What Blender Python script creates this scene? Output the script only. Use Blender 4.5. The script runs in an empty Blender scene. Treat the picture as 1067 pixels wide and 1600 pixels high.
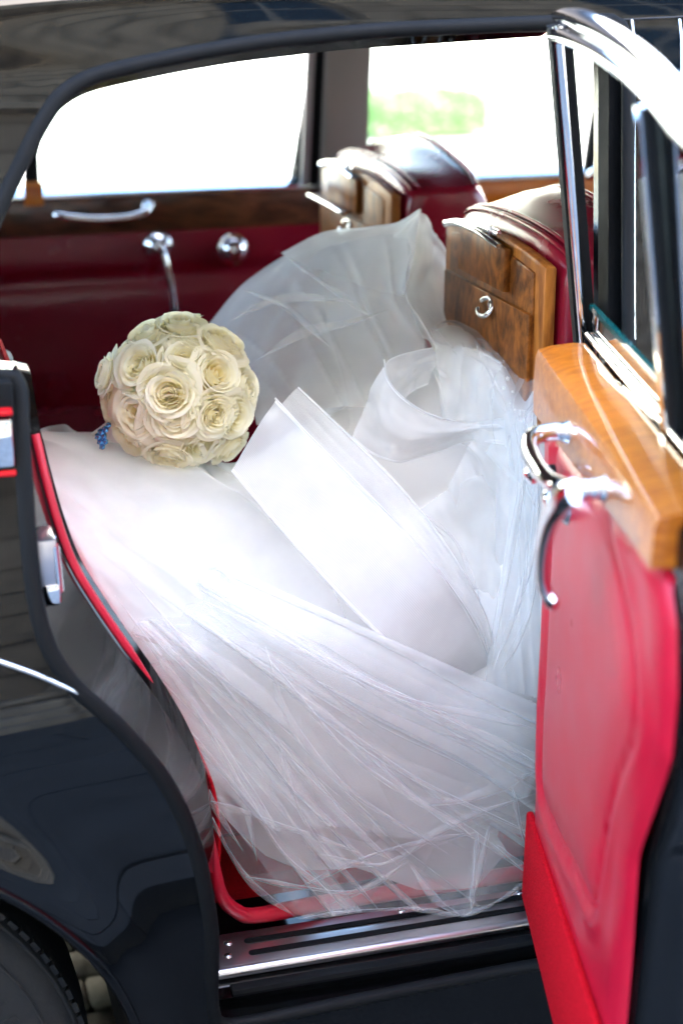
import bpy, bmesh, math, random
import numpy as np
from mathutils import Matrix, Vector
random.seed(7); rng = np.random.RandomState(7)
R = math.radians
sc = bpy.context.scene
col = sc.collection
A = np.array

# ------------------------------------------------------------------ camera
F, YAW, PIT, CAMH = 2600.0, R(16), R(19.1), 1.55          # focal length in photo pixels (1600 high)
cp, sp, cy, sy = math.cos(PIT), math.sin(PIT), math.cos(YAW), math.sin(YAW)
fw = A([sy*cp, cy*cp, -sp]); rt = A([cy, -sy, 0.0]); up = np.cross(rt, fw); CAM = A([0, 0, CAMH])
cam = bpy.data.cameras.new('camera'); camo = bpy.data.objects.new('camera', cam); col.objects.link(camo)
cam.sensor_fit = 'VERTICAL'; cam.sensor_height = 36; cam.sensor_width = 24; cam.lens = 36*F/1600
camo.location = CAM; camo.rotation_euler = (math.pi/2-PIT, 0, -YAW)
cam.clip_start = .05; cam.clip_end = 400
cam.dof.use_dof = True; cam.dof.focus_distance = 1.98; cam.dof.aperture_fstop = 2.6; cam.dof.aperture_blades = 9
sc.camera = camo

# ------------------------------------------------------------------ sky, sun, exposure
SUN_EL, SUN_AZ = R(40), R(172)                            # sun behind the building at the photographer's back
w = bpy.data.worlds.new('World'); sc.world = w; w.use_nodes = True
nt = w.node_tree; bg = nt.nodes['Background']
sky = nt.nodes.new('ShaderNodeTexSky'); sky.sky_type = 'NISHITA'; sky.sun_disc = False
sky.sun_elevation = SUN_EL; sky.sun_rotation = SUN_AZ; sky.air_density = 1.0; sky.dust_density = 2.5; sky.ozone_density = 1.0
nt.links.new(sky.outputs[0], bg.inputs[0]); bg.inputs[1].default_value = .15
sl = bpy.data.lights.new('sun', 'SUN'); sl.energy = 4.0; sl.angle = R(.5); sl.color = (1, .96, .9)
so = bpy.data.objects.new('sun', sl); col.objects.link(so)
sdir = Vector((math.sin(SUN_AZ)*math.cos(SUN_EL), math.cos(SUN_AZ)*math.cos(SUN_EL), math.sin(SUN_EL)))  # towards the sun
so.rotation_euler = sdir.to_track_quat('Z', 'Y').to_euler(); so.location = sdir*20
vs = sc.view_settings; vs.view_transform = 'Standard'; vs.look = 'None'; vs.gamma = 1; vs.use_curve_mapping = False
vs.exposure = 4.05
cyc = sc.cycles
cyc.use_denoising = True; cyc.max_bounces = 14; cyc.diffuse_bounces = 6; cyc.glossy_bounces = 6
cyc.transparent_max_bounces = 36; cyc.transmission_bounces = 10; cyc.sample_clamp_indirect = 8.0
cyc.caustics_reflective = False; cyc.caustics_refractive = False

# ------------------------------------------------------------------ photo pixel -> point (distance always from a surface)
def ray(x, y): return fw+(x-533.5)/F*rt-(y-800)/F*up
def PY(x, y, Y): d = ray(x, y); return CAM+d*(Y/d[1])
def PZ(x, y, Z): d = ray(x, y); return CAM+d*((Z-CAMH)/d[2])
def PX(x, y, X): d = ray(x, y); return CAM+d*(X/d[0])

# ------------------------------------------------------------------ mesh helpers
def crom(pts, n, closed=False):
    """Catmull-Rom through pts (axis 0), n samples"""
    P = np.asarray(pts, float); m = len(P)
    if m == 2 and not closed:
        t = np.linspace(0, 1, n).reshape((-1,)+(1,)*(P.ndim-1)); return P[0]*(1-t)+P[1]*t
    if closed: Q = np.concatenate([P[-1:], P, P[:2]]); t = np.linspace(0, m, n, endpoint=False)
    else: Q = np.concatenate([2*P[:1]-P[1:2], P, 2*P[-1:]-P[-2:-1]]); t = np.linspace(0, m-1, n)
    i = np.minimum(t.astype(int), (m if closed else m-1)-1); f = (t-i).reshape((-1,)+(1,)*(P.ndim-1))
    a, b, c, d = Q[i], Q[i+1], Q[i+2], Q[i+3]
    return .5*((2*b)+(-a+c)*f+(2*a-5*b+4*c-d)*f*f+(-a+3*b-3*c+d)*f**3)
def resample(P, n):
    P = np.asarray(P, float); s = np.r_[0, np.cumsum(np.linalg.norm(np.diff(P, axis=0), axis=1))]
    t = np.linspace(0, s[-1], n); return np.stack([np.interp(t, s, P[:, k]) for k in range(P.shape[1])], 1)
ROOT_INV = {}
def link(name, me, mat=None, parent=None, smooth=True, sharp=None):
    o = bpy.data.objects.new(name, me); col.objects.link(o)
    if mat is not None and not me.materials: me.materials.append(mat)
    if smooth and len(me.polygons):
        me.polygons.foreach_set('use_smooth', [True]*len(me.polygons))
        if sharp: me.set_sharp_from_angle(angle=R(sharp))
    if parent is not None:
        o.parent = parent
        if parent.name in ROOT_INV: o.matrix_parent_inverse = Matrix.Translation(-Vector(ROOT_INV[parent.name]))
    return o
def mesh(name, V, Fc, mat=None, parent=None, smooth=True, sharp=None):
    me = bpy.data.meshes.new(name); me.from_pydata([tuple(map(float, v)) for v in V], [], [tuple(map(int, f)) for f in Fc]); me.update()
    return link(name, me, mat, parent, smooth, sharp)
def gridfaces(m, n, cm=False, cn=False):
    f = []
    for i in range(m if cm else m-1):
        for j in range(n if cn else n-1):
            a, b = i, (i+1) % m; c, d = j, (j+1) % n
            f.append((a*n+c, b*n+c, b*n+d, a*n+d))
    return f
def sheet(name, G, mat, parent=None, thick=0, cm=False, cn=False, flip=False):
    G = np.asarray(G); m, n = G.shape[:2]; f = gridfaces(m, n, cm, cn)
    if flip: f = [q[::-1] for q in f]
    o = mesh(name, G.reshape(-1, 3), f, mat, parent)
    uv = np.zeros((m, n, 3)); uv[..., 0] = np.linspace(0, 1, m)[:, None]; uv[..., 1] = np.linspace(0, 1, n)[None]
    o.data.attributes.new('guv', 'FLOAT_VECTOR', 'POINT').data.foreach_set('vector', uv.ravel())
    if thick:
        md = o.modifiers.new('thickness', 'SOLIDIFY'); md.thickness = abs(thick); md.offset = -1 if thick > 0 else 1
    return o
def loft(ctrl, nu, nv): return crom(crom(ctrl, nu).swapaxes(0, 1), nv).swapaxes(0, 1)
def frames(P, closed=False):
    T = np.gradient(P, axis=0) if not closed else (np.roll(P, -1, 0)-np.roll(P, 1, 0))
    T /= np.linalg.norm(T, axis=1)[:, None]+1e-12
    n = np.cross(T[0], [0, 0, 1.]);
    if np.linalg.norm(n) < 1e-3: n = np.cross(T[0], [1., 0, 0])
    n /= np.linalg.norm(n); Ns = []
    for t in T:
        n = n-t*(n@t); n /= np.linalg.norm(n)+1e-12; Ns.append(n)
    Ns = A(Ns); return T, Ns, np.cross(T, Ns)
CIRC = lambda k: [(math.cos(2*math.pi*i/k), math.sin(2*math.pi*i/k)) for i in range(k)]
def sweep_data(P, r, prof=None, k=10, closed=False, side=None):
    P = np.asarray(P, float); prof = A(prof if prof is not None else CIRC(k)); k = len(prof)
    r = np.broadcast_to(np.asarray(r, float), (len(P),)) if np.ndim(r) < 2 else r
    T, Nn, B = frames(P, closed)
    if side is not None:                                  # profile x along "side", y along T x side
        S = np.asarray(side, float); S = np.broadcast_to(S, P.shape); S = S-T*(S*T).sum(1)[:, None]; Nn = S/(np.linalg.norm(S, axis=1)[:, None]+1e-12); B = np.cross(T, Nn)
    G = P[:, None]+(Nn[:, None]*prof[None, :, :1]+B[:, None]*prof[None, :, 1:2])*r[:, None, None]
    f = gridfaces(len(P), k, closed, True)
    f = [q[::-1] for q in f]
    if not closed: f += [tuple(range(k)), tuple(len(P)*k-1-i for i in range(k))]
    return G.reshape(-1, 3), f
def tube(name, P, r, mat, parent=None, prof=None, k=10, closed=False, side=None, sharp=50):
    V, f = sweep_data(P, r, prof, k, closed, side); return mesh(name, V, f, mat, parent, True, sharp)
def join(*parts):
    V, Fc, o = [], [], 0
    for v, f in parts:
        V += [tuple(q) for q in v]; Fc += [tuple(i+o for i in q) for q in f]; o += len(v)
    return V, Fc
def box_data(c, s, ax=None, bevel=0, seg=2):
    bm = bmesh.new(); bmesh.ops.create_cube(bm, size=1)
    for v in bm.verts: v.co = Vector((v.co.x*s[0], v.co.y*s[1], v.co.z*s[2]))
    if bevel: bmesh.ops.bevel(bm, geom=bm.edges[:], offset=bevel, segments=seg, profile=.5, affect='EDGES')
    M = np.eye(3) if ax is None else np.asarray(ax)       # rows = axes
    bm.verts.index_update(); V = [A(v.co)@M+np.asarray(c) for v in bm.verts]; f = [tuple(v.index for v in q.verts) for q in bm.faces]; bm.free()
    return V, f
def box(name, c, s, mat, parent=None, ax=None, bevel=.004, seg=2):
    V, f = box_data(c, s, ax, bevel, seg); return mesh(name, V, f, mat, parent, True, 40)
def slab_data(poly, vec):
    """polygon (list of 3D) extruded by vec"""
    n = len(poly); P = [A(p, float) for p in poly]; Q = [p+A(vec, float) for p in P]
    return P+Q, [tuple(range(n))[::-1], tuple(range(n, 2*n))]+[(i, (i+1) % n, n+(i+1) % n, n+i) for i in range(n)]
def slab(name, poly, vec, mat, parent=None, bevel=0, seg=2, sharp=35):
    V, f = slab_data(poly, vec); o = mesh(name, V, f, mat, parent, True, sharp)
    bm = bmesh.new(); bm.from_mesh(o.data); bmesh.ops.recalc_face_normals(bm, faces=bm.faces)
    if bevel:
        ed = [e for e in bm.edges if e.calc_face_angle(0) > R(25)]
        bmesh.ops.bevel(bm, geom=ed, offset=bevel, segments=seg, profile=.5, affect='EDGES', clamp_overlap=True)
    bm.to_mesh(o.data); bm.free(); o.data.polygons.foreach_set('use_smooth', [True]*len(o.data.polygons)); o.data.set_sharp_from_angle(angle=R(sharp))
    return o
def lathe_data(prof, c, axis, k=24):
    """prof: (radius, height) along axis"""
    ax = A(axis, float); ax /= np.linalg.norm(ax); n = np.cross(ax, [0, 0, 1.])
    if np.linalg.norm(n) < 1e-3: n = A([1., 0, 0])
    n /= np.linalg.norm(n); b = np.cross(ax, n); V = []
    for r_, h in prof:
        for i in range(k):
            a = 2*math.pi*i/k; V.append(A(c)+ax*h+(n*math.cos(a)+b*math.sin(a))*r_)
    f = gridfaces(len(prof), k, False, True); f = [q[::-1] for q in f]
    f += [tuple(range(k)), tuple(len(V)-1-i for i in range(k))]
    return V, f
def lathe(name, prof, c, axis, mat, parent=None, k=24, sharp=50):
    V, f = lathe_data(prof, c, axis, k); return mesh(name, V, f, mat, parent, True, sharp)
def thing(name, label, cat, loc, group=None):
    o = bpy.data.objects.new(name, None); col.objects.link(o); o.location = loc; o.empty_display_size = .1
    o['label'] = label; o['category'] = cat
    if group: o['group'] = group
    ROOT_INV[o.name] = tuple(loc); return o
def setting(o): o['kind'] = 'structure'; return o

# ------------------------------------------------------------------ materials
def mat(name, base, rough=.5, metal=0, spec=.5, coat=0, coat_r=.03, **kw):
    m = bpy.data.materials.new(name); m.use_nodes = True; b = m.node_tree.nodes['Principled BSDF']
    b.inputs['Base Color'].default_value = (*base, 1); b.inputs['Roughness'].default_value = rough; b.inputs['Metallic'].default_value = metal
    b.inputs['Specular IOR Level'].default_value = spec; b.inputs['Coat Weight'].default_value = coat; b.inputs['Coat Roughness'].default_value = coat_r
    for k_, v in kw.items(): b.inputs[k_.replace('_', ' ')].default_value = v
    return m
def nd(m, t, **kw):
    n = m.node_tree.nodes.new(t)
    for k_, v in kw.items(): setattr(n, k_, v)
    return n
def lk(m, a, b): m.node_tree.links.new(a, b)
def P_(m): return m.node_tree.nodes['Principled BSDF']
def objco(m, scale=(1, 1, 1), rot=(0, 0, 0)):
    t = nd(m, 'ShaderNodeTexCoord'); mp = nd(m, 'ShaderNodeMapping'); mp.inputs['Scale'].default_value = scale; mp.inputs['Rotation'].default_value = rot
    lk(m, t.outputs['Object'], mp.inputs[0]); return mp.outputs[0]
def noise(m, vec, scale, detail=4, rough=.55, dist=0):
    n = nd(m, 'ShaderNodeTexNoise'); n.inputs['Scale'].default_value = scale; n.inputs['Detail'].default_value = detail
    n.inputs['Roughness'].default_value = rough; n.inputs['Distortion'].default_value = dist
    if vec is not None: lk(m, vec, n.inputs['Vector'])
    return n.outputs['Fac']
def ramp(m, fac, stops):
    r = nd(m, 'ShaderNodeValToRGB'); e = r.color_ramp.elements
    while len(e) < len(stops): e.new(.5)
    for k_, (p, c) in enumerate(stops): e[k_].position = p; e[k_].color = (*c, 1) if len(c) == 3 else c
    lk(m, fac, r.inputs[0]); return r.outputs[0]
def bump(m, h, strength=.3, dist=.002):
    b = nd(m, 'ShaderNodeBump'); b.inputs['Strength'].default_value = strength; b.inputs['Distance'].default_value = dist
    lk(m, h, b.inputs['Height']); lk(m, b.outputs[0], P_(m).inputs['Normal']); return b
def rough_var(m, fac, lo, hi):
    r = nd(m, 'ShaderNodeMapRange'); r.inputs[3].default_value = lo; r.inputs[4].default_value = hi; lk(m, fac, r.inputs[0]); lk(m, r.outputs[0], P_(m).inputs['Roughness'])

M = {}
m = M['paint'] = mat('black_paint', (.002, .0023, .0026), .04, 0, .34)
v = objco(m); rough_var(m, noise(m, v, 9, 5), .015, .05)
m = M['paint_dull'] = mat('black_jamb_paint', (.002, .0023, .0026), .12, 0, .30)
v = objco(m); rough_var(m, noise(m, v, 30, 5), .03, .10)
M['rubber'] = mat('black_rubber', (.005, .0056, .0062), .42, 0, .14)
v = objco(M['rubber']); rough_var(M['rubber'], noise(M['rubber'], v, 40, 4), .5, .75)
M['chrome'] = mat('chrome', (.82, .83, .84), .06, 1)
v = objco(M['chrome']); rough_var(M['chrome'], noise(M['chrome'], v, 25, 4), .03, .1)
M['steel'] = mat('polished_steel', (.62, .6, .62), .17, 1)
v = objco(M['steel'], (6, 160, 160)); rough_var(M['steel'], noise(M['steel'], v, 3, 4), .22, .42)
def leather(name, c, rough=.34, bs=.25):
    m = mat(name, c, rough, 0, .5); v = objco(m)
    n1 = noise(m, v, 420, 3); n2 = noise(m, v, 14, 4)
    mx = nd(m, 'ShaderNodeMix'); mx.data_type = 'FLOAT'; lk(m, n1, mx.inputs[2]); lk(m, n2, mx.inputs[3]); mx.inputs[0].default_value = .5
    bump(m, mx.outputs[0], bs, .0012); rough_var(m, n2, rough-.08, rough+.1)
    d = [x*.88 for x in c]; lk(m, ramp(m, n2, [(.3, d), (.7, c)]), P_(m).inputs['Base Color']); return m
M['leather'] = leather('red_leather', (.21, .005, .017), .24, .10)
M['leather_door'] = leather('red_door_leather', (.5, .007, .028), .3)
m = M['carpet'] = mat('red_carpet', (.42, .004, .012), .95, 0, .08)
v = objco(m); n = noise(m, v, 380, 3); lk(m, ramp(m, n, [(.3, (.34, .002, .006)), (.7, (.62, .006, .018))]), P_(m).inputs['Base Color']); bump(m, n, .8, .003)
def wood(name, dark, light, scale, rot=(0, 0, 0), coat=1):
    m = mat(name, light, .35, 0, .16, min(1, coat*.55), .05); v = objco(m, scale, rot)
    n1 = noise(m, v, 5, 8, .62, 3.2); n2 = noise(m, v, 26, 6, .6, .6)
    mx = nd(m, 'ShaderNodeMix'); mx.data_type = 'FLOAT'; mx.inputs[0].default_value = .4; lk(m, n1, mx.inputs[2]); lk(m, n2, mx.inputs[3])
    mid = [(a+b)/2 for a, b in zip(dark, light)]
    lk(m, ramp(m, mx.outputs[0], [(.36, dark), (.48, mid), (.57, light), (.68, [min(1, x*1.25) for x in light])]), P_(m).inputs['Base Color']); return m
M['walnut'] = wood('burr_walnut', (.035, .009, .002), (.26, .085, .014), (2.6, 2.6, 1.6), (0, 0, 0), 0)
M['walnut_edge'] = wood('walnut_edge', (.16, .045, .008), (.40, .14, .024), (3, 3, .5), (0, 0, 0), 0)
M['walnut_cap'] = wood('honey_walnut', (.34, .075, .004), (.58, .17, .010), (1, 6, 6), (0, 0, 0), 1.7)
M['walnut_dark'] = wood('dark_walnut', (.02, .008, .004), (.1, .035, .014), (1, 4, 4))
m = M['headliner'] = mat('grey_headlining', (.2, .18, .165), .9, 0, .2); v = objco(m); bump(m, noise(m, v, 500, 2), .3, .001)
M['channel'] = mat('grey_felt_channel', (.35, .36, .37), .5)
M['piping'] = mat('red_piping', (.4, .006, .02), .4)
M['dark'] = mat('black_underside', (.012, .012, .012), .8, 0, .2)
def glass(name, tint, ior=1.45):
    m = bpy.data.materials.new(name); m.use_nodes = True; t = m.node_tree; t.nodes.remove(P_(m)); out = t.nodes['Material Output']
    tr = nd(m, 'ShaderNodeBsdfTransparent'); tr.inputs[0].default_value = (*tint, 1)
    gl = nd(m, 'ShaderNodeBsdfGlossy'); gl.inputs['Roughness'].default_value = .0; fr = nd(m, 'ShaderNodeFresnel'); fr.inputs[0].default_value = ior
    mx = nd(m, 'ShaderNodeMixShader'); lk(m, fr.outputs[0], mx.inputs[0]); lk(m, tr.outputs[0], mx.inputs[1]); lk(m, gl.outputs[0], mx.inputs[2]); lk(m, mx.outputs[0], out.inputs[0]); return m
M['glass'] = glass('window_glass', (.9, .96, .94))
M['glass_edge'] = mat('green_glass_edge', (.004, .06, .055), .1, 0, .5)
m = M['tyre'] = mat('tyre_rubber', (.010, .0105, .011), .6); v = objco(m); bump(m, noise(m, v, 120, 4), .3, .002)
M['red_line'] = mat('red_stripe', (.55, .005, .01), .25)

# ------------------------------------------------------------------ body side profile
YC = 2.385
PROF = A([(1.66, .05), (1.622, .09), (1.606, .17), (1.597, .27), (1.588, .36), (1.578, .48), (1.566, .62), (1.562, .76), (1.578, .92), (1.612, 1.06), (1.64, 1.14), (1.685, 1.28), (1.722, 1.38), (1.748, 1.44),
          (1.774, 1.50), (1.812, 1.555), (1.89, 1.603), (2.03, 1.635), (2.2, 1.648), (YC, 1.652)])
PF = crom(PROF, 1601)                                     # dense profile, parameter t in 0..1
TT = np.linspace(0, 1, 1601)
def prof(t): return A([np.interp(t, TT, PF[:, 0]), np.interp(t, TT, PF[:, 1])])
WX, WZ, WR = -.17, .335, .385                             # rear wheel axle and arch radius
def bulge(x, z):                                          # rear wing swelling out of the body side
    a = 1/(1+math.exp((x-.42)/.16)); d = math.hypot(x-WX, (z-WZ)*.95)
    b = .05*a*math.exp(-((z-.62)/.34)**2)
    fl = .022*math.exp(-(max(0, d-WR)/.035)**2)*(1/(1+math.exp((x-.34)/.03)))*(1 if z > .2 else 0)   # lip round the arch
    return b+fl
def side(x, t, off=0):
    Y, Z = prof(t)
    if Z > 1.40: Y = Y+(YC-Y)*min(.5, .075*max(0, .42-x)**1.3*max(0, Z-1.42)/.10)      # roof falls away towards the tail
    return A([x, Y-bulge(x, Z)*(1 if Z < 1.15 else 0)+off, Z])
def PS(px, py, off=0, full=False):
    """photo pixel -> point on the near body side"""
    d = ray(px, py); ts = TT
    g = CAMH+d[2]*((PF[:, 0]+off)/d[1])-PF[:, 1]
    s = np.where(np.sign(g[:-1]) != np.sign(g[1:]))[0]
    i = s[0] if len(s) else int(np.argmin(abs(g))); t = ts[i]
    Y, Z = prof(t); x = d[0]*(Y+off)/d[1]
    if full: return x, t
    return A([x, Y+off, Z])
def t_of_z(z): return float(np.interp(z, PF[:, 1], TT))

# ------------------------------------------------------------------ the car
car = thing('classic_car', 'black classic saloon car with red leather interior and its rear door open', 'car', (.5, YC, 0))
CARINV = car
# aperture of the rear door: seal line traced from the photograph onto the body side
ap_px = [(322, 1500), (321, 1440), (311, 1370), (291, 1290), (252, 1205), (200, 1138), (150, 1092), (105, 1052), (68, 990), (52, 930), (43, 850), (37, 760), (32, 680), (28, 600)]
lower = [PS(*p, full=True) for p in ap_px]
up_px = [(-36, 425), (-18, 365), (8, 305), (36, 248), (66, 190), (98, 148), (140, 122), (200, 104), (300, 83), (400, 67), (480, 57), (600, 47), (740, 40), (860, 35), (940, 32)]
upper = [PS(*p, full=True) for p in up_px]
BX = .80                                                  # rear edge of the B post
belt_t = lower[-1][1]
belt = [(lower[-1][0]-.012, belt_t+.004), (lower[-1][0]-.045, belt_t+.008), (upper[0][0]-.012, belt_t+.03)]
top_t = upper[-1][1]
pxl = [PS(984, y, full=True) for y in np.linspace(60, 560, 8)]            # edge of the B post stands upright in the photograph
BX = pxl[-1][0]-.004
def BXT(t): return float(np.interp(t, [BT for _, BT in pxl[::-1]], [bx for bx, _ in pxl[::-1]]))
post = [(pxl[0][0]-.02, top_t), (pxl[0][0]-.004, top_t-.012)]+pxl[1:]+[(BX, tt) for tt in np.linspace(pxl[-1][1]-.06, t_of_z(.46), 6)]+[(BX-.004, t_of_z(.40)), (BX-.02, t_of_z(.385))]
bot = [(x, t_of_z(.378)) for x in np.linspace(BX-.07, lower[0][0]+.05, 8)]+[(lower[0][0]+.016, t_of_z(.382)), (lower[0][0]+.003, t_of_z(.40))]
ap = A(lower+belt+upper+post+bot)
apd = resample(np.vstack([crom(ap, 900, True), ap[:1]]), 261)[:-1]       # dense closed loop (x, t)
# outer limit of the side panel
th = np.linspace(R(-30), R(118), 40)
arch = [(WX+WR*math.cos(a), t_of_z(WZ+WR*math.sin(a))) for a in th]
outer = [(1.0, t_of_z(.09)), (.6, t_of_z(.09)), (arch[0][0]+.01, t_of_z(.10))]+arch+[(-.75, t_of_z(.72)), (-.9, t_of_z(.8)), (-.95, t_of_z(1.2)), (-.8, 1.0), (.5, 1.0), (2.0, 1.0), (2.0, t_of_z(1.475)), (1.3, t_of_z(1.475)), (.95, t_of_z(1.472)), (BXT(t_of_z(1.44))+.066, t_of_z(1.44)), (BX+.066, t_of_z(1.0)), (BX+.066, t_of_z(.5)), (BX+.07, t_of_z(.09))]
# match inner and outer loops by hand-picked anchors, arc length between them
def arcs(P, idx, counts):
    out = []
    for a, b, n in zip(idx[:-1], idx[1:], counts): out.append(resample(P[a:b+1], n+1)[:-1])
    return np.vstack(out)
inn = np.vstack([apd, apd[:1]])
def near(P, q): return int(np.argmin(((P-A(q))**2*A([1, .6])).sum(1)))
i_sill = near(apd, lower[0]); i_belt = near(apd, lower[-1]); i_cp = near(apd, upper[5]); i_top = near(apd, upper[-1]); i_post = near(apd, post[-2])
base = i_sill; roll = np.roll(apd, -base, axis=0); roll = np.vstack([roll, roll[:1]])
ids = [0, (i_belt-base) % len(apd), (i_cp-base) % len(apd), (i_top-base) % len(apd), (i_post-base) % len(apd), len(roll)-1]
on = [len(outer)]
k0 = 2; oo = A(outer[k0:]+outer[:k0]); oo = np.vstack([oo, oo[:1]])
na = len(arch)
oid = [0, na+1, na+4, na+8, na+12, len(oo)-1]
cnt = [90, 50, 110, 40, 50]
Ia, Oa = arcs(roll, ids, cnt), arcs(oo, oid, cnt)
K = 30; G = []
for k_ in range(K+1):
    f = (k_/K)**1.25
    G.append([side(*(a*(1-f)+b*f)) for a, b in zip(Ia, Oa)])
G = A(G)
def mirror(P): Q = np.array(P, float); Q[..., 1] = 2*YC-Q[..., 1]; return Q
body_near = sheet('body_side', G, M['paint'], car, cn=True); body_near['label'] = 'black rear wing, roof and post round the open door'
sheet('body_side', mirror(G), M['paint'], car, cn=True, flip=True)
APW = A([side(*q) for q in Ia])                           # aperture loop in the world
tc = A([0, 0, 0])
# rolled rubber seal round the aperture (flattened tube)
n_end = ids[3]
seal_prof = [(math.cos(a)*1.0, math.sin(a)*.8) for a in np.linspace(0, 2*math.pi, 14, endpoint=False)]
tube('door_seal', APW+A([0, .004, 0]), .0098, M['rubber'], car, prof=seal_prof, closed=True, sharp=None)
# shut face behind the seal: from the aperture loop inwards
cx_, cz_ = .42, .95
def inset(P, dy, s):
    Q = P.copy(); c = A([cx_, 0, cz_]); d = Q-c; d[:, 1] = 0; L = np.linalg.norm(d, axis=1)[:, None]; Q = Q-d/L*s; Q[:, 1] += dy; return Q
n1 = cnt[0]
sc_in = np.full(len(APW), .012)
for i in range(len(APW)):                                 # the wheel-arch side of the shut face is much wider
    z = APW[i, 2]; x = APW[i, 0]
    if i < n1: sc_in[i] = .010+.034*math.exp(-((z-.74)/.12)**2)
for i in range(cnt[0]+cnt[1]+cnt[2], cnt[0]+cnt[1]+cnt[2]+cnt[3]): sc_in[i] = .0
J0, J1 = inset(APW, .006, -.004), inset(APW, .10, sc_in[:, None])
J1[cnt[0]+cnt[1]+cnt[2]:cnt[0]+cnt[1]+cnt[2]+cnt[3], 0] += .010
jp = crom(A([PS(x, y, .10) for x, y in [(338, 1420), (335, 1370), (334, 1300), (322, 1235), (288, 1160), (241, 1085), (187, 1010), (142, 945), (107, 885), (82, 820), (64, 755), (51, 700), (44, 672)]]), 300)
jp = resample(jp, n1-6)
for i in range(6, n1):                                    # inner edge of the shut face, read off the photograph
    f_ = min(1, (i-5)/8); J1[i] = J1[i]*(1-f_)+jp[i-6]*f_
Jm = (J0*.62+J1*.38); Jm[:, 1] += .012
sheet('door_shut', np.stack([J0, Jm, J1]), M['paint_dull'], car, cn=True, flip=True)
J2 = inset(J1, .02, .016*(sc_in > 0)[:, None])
sheet('shut_edge', np.stack([J1, (J1+J2)/2, J2]), M['paint_dull'], car, cn=True, flip=True)
# red leather piping along the inner edge of the opening, lower rear part only
lo = slice(2, n1-1)
TE = J1[lo]+A([.006, .010, 0])
sel = TE[:, 2] > .755
tube('trim_edge', crom(TE[sel], 80), np.r_[np.linspace(.001, .0075, 16), np.full(64, .0075)], M['leather_door'], car, prof=[(math.cos(a)*1.0, math.sin(a)*.8) for a in np.linspace(0, 6.283, 12, endpoint=False)])
trimA = J1[2:n1-1]+A([.012, .02, 0]); trimB = trimA.copy(); trimB[:, 1] += .45
sheet('side_trim', np.stack([trimA, trimB]), M['carpet'], car, thick=.004)
# red trim and grey draught welt down the B post
pi0, pi1 = cnt[0]+cnt[1]+cnt[2]+2, cnt[0]+cnt[1]+cnt[2]+cnt[3]-3
tube('post_welt', crom(J1[pi0:pi1]+A([.004, -.006, 0]), 60), .005, M['leather_door'], car)
tube('post_seal', crom(APW[pi0:pi1]+A([-.004, .045, 0]), 60), .013, M['rubber'], car, prof=[(1, .5), (.6, .9), (-.2, .8), (-.7, .9), (-1, .3), (-1, -.6), (1, -.6)], side=(0, 1, 0))
for bx_ in (.004, .062):
    tube('post_moulding', A([side(BXT(t)+bx_, t, -.001) for t in np.linspace(t_of_z(1.13), t_of_z(1.462), 30)]), .0016, M['chrome'], car, prof=CIRC(8))
# chrome moulding along the wing, running into the seal
mo = [PS(x, y, -.06) for x, y in [(-160, 1010), (-80, 1028), (0, 1052), (60, 1071), (110, 1092), (140, 1108)]]
mo = A([[p[0], side(p[0], t_of_z(p[2]))[1]-.002, p[2]] for p in crom(mo, 40)])
tube('wing_moulding', mo, np.r_[np.full(30, .0027), np.linspace(.0027, .0012, 10)], M['chrome'], car, prof=CIRC(10))
# striker and lock plate on the shut face
s0 = PS(68, 872, .045)
st = box('striker_plate', s0, (.024, .05, .055), M['steel'], car, bevel=.003)
box('striker_jaw', s0+A([.004, -.012, -.032]), (.02, .03, .024), M['chrome'], st, bevel=.004)
tube('striker_pin', A([s0+A([.010, -.02, .02]), s0+A([.012, -.02, -.03])]), .0055, M['chrome'], st)
for dz in (.016, -.006): lathe('screw', [(0, .0025), (.004, .002), (.005, 0)], s0+A([.0125, .012, dz]), (1, 0, 0), M['chrome'], st, 10)
l0 = PS(4, 690, -.012)
lp = box('lock_plate', l0+A([-.004, 0, 0]), (.03, .02, .05), M['chrome'], car, bevel=.004)
for dz in (.031, -.031): box('red_band', l0+A([-.004, 0, dz]), (.031, .019, .006), M['red_line'], lp, bevel=.002)  # plain red strips above and below the chrome plate
box('lock_housing', l0+A([-.006, .012, 0]), (.04, .02, .12), M['rubber'], lp, bevel=.004)
# --- sill and tread plate
PLZ = .401
pl = slab('tread_plate', [(.318, 1.641, PLZ), (.326, 1.70, PLZ), (.338, 1.712, PLZ), (.79, 1.706, PLZ), (.79, 1.641, PLZ)], (0, 0, .006), M['steel'], car, bevel=.003)
tube('nose', A([(.318, 1.641, PLZ-.001), (.79, 1.641, PLZ-.001)]), .0068, M['steel'], pl, prof=[(math.cos(a), math.sin(a)) for a in np.linspace(0, 6.283, 12, endpoint=False)])
def stad(y, x0, x1, w_, z, h):
    r_ = w_/2; P = [(x0+r_-r_*math.sin(a), y-r_*math.cos(a), z) for a in np.linspace(0, math.pi, 8)]; P += [(x1, y+r_, z), (x1, y-r_, z)]
    return P, (0, 0, h)
for yy in (1.6615, 1.6865):
    P, h = stad(yy, .362, .788, .0095, PLZ+.0058, .0016); slab('tread_strip', P, h, M['rubber'], pl)
for x_, y_ in [(.343, 1.690), (.337, 1.664), (.564, 1.699), (.72, 1.697)]:
    sn = lathe('screw', [(0, .0022), (.003, .0021), (.0052, .0006), (.0054, 0)], (x_, y_, PLZ+.006), (0, 0, 1), M['chrome'], pl, 14)
    box('slot', (x_, y_, PLZ+.0083), (.008, .0011, .0008), M['dark'], sn, ax=[(.8, .6, 0), (-.6, .8, 0), (0, 0, 1)], bevel=0)
mesh('sill_step', *slab_data([(.30, 1.60, .376), (.30, 1.80, .376), (.82, 1.80, .376), (.82, 1.60, .376)], (0, 0, .018)), M['paint_dull'], car, False)
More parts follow.
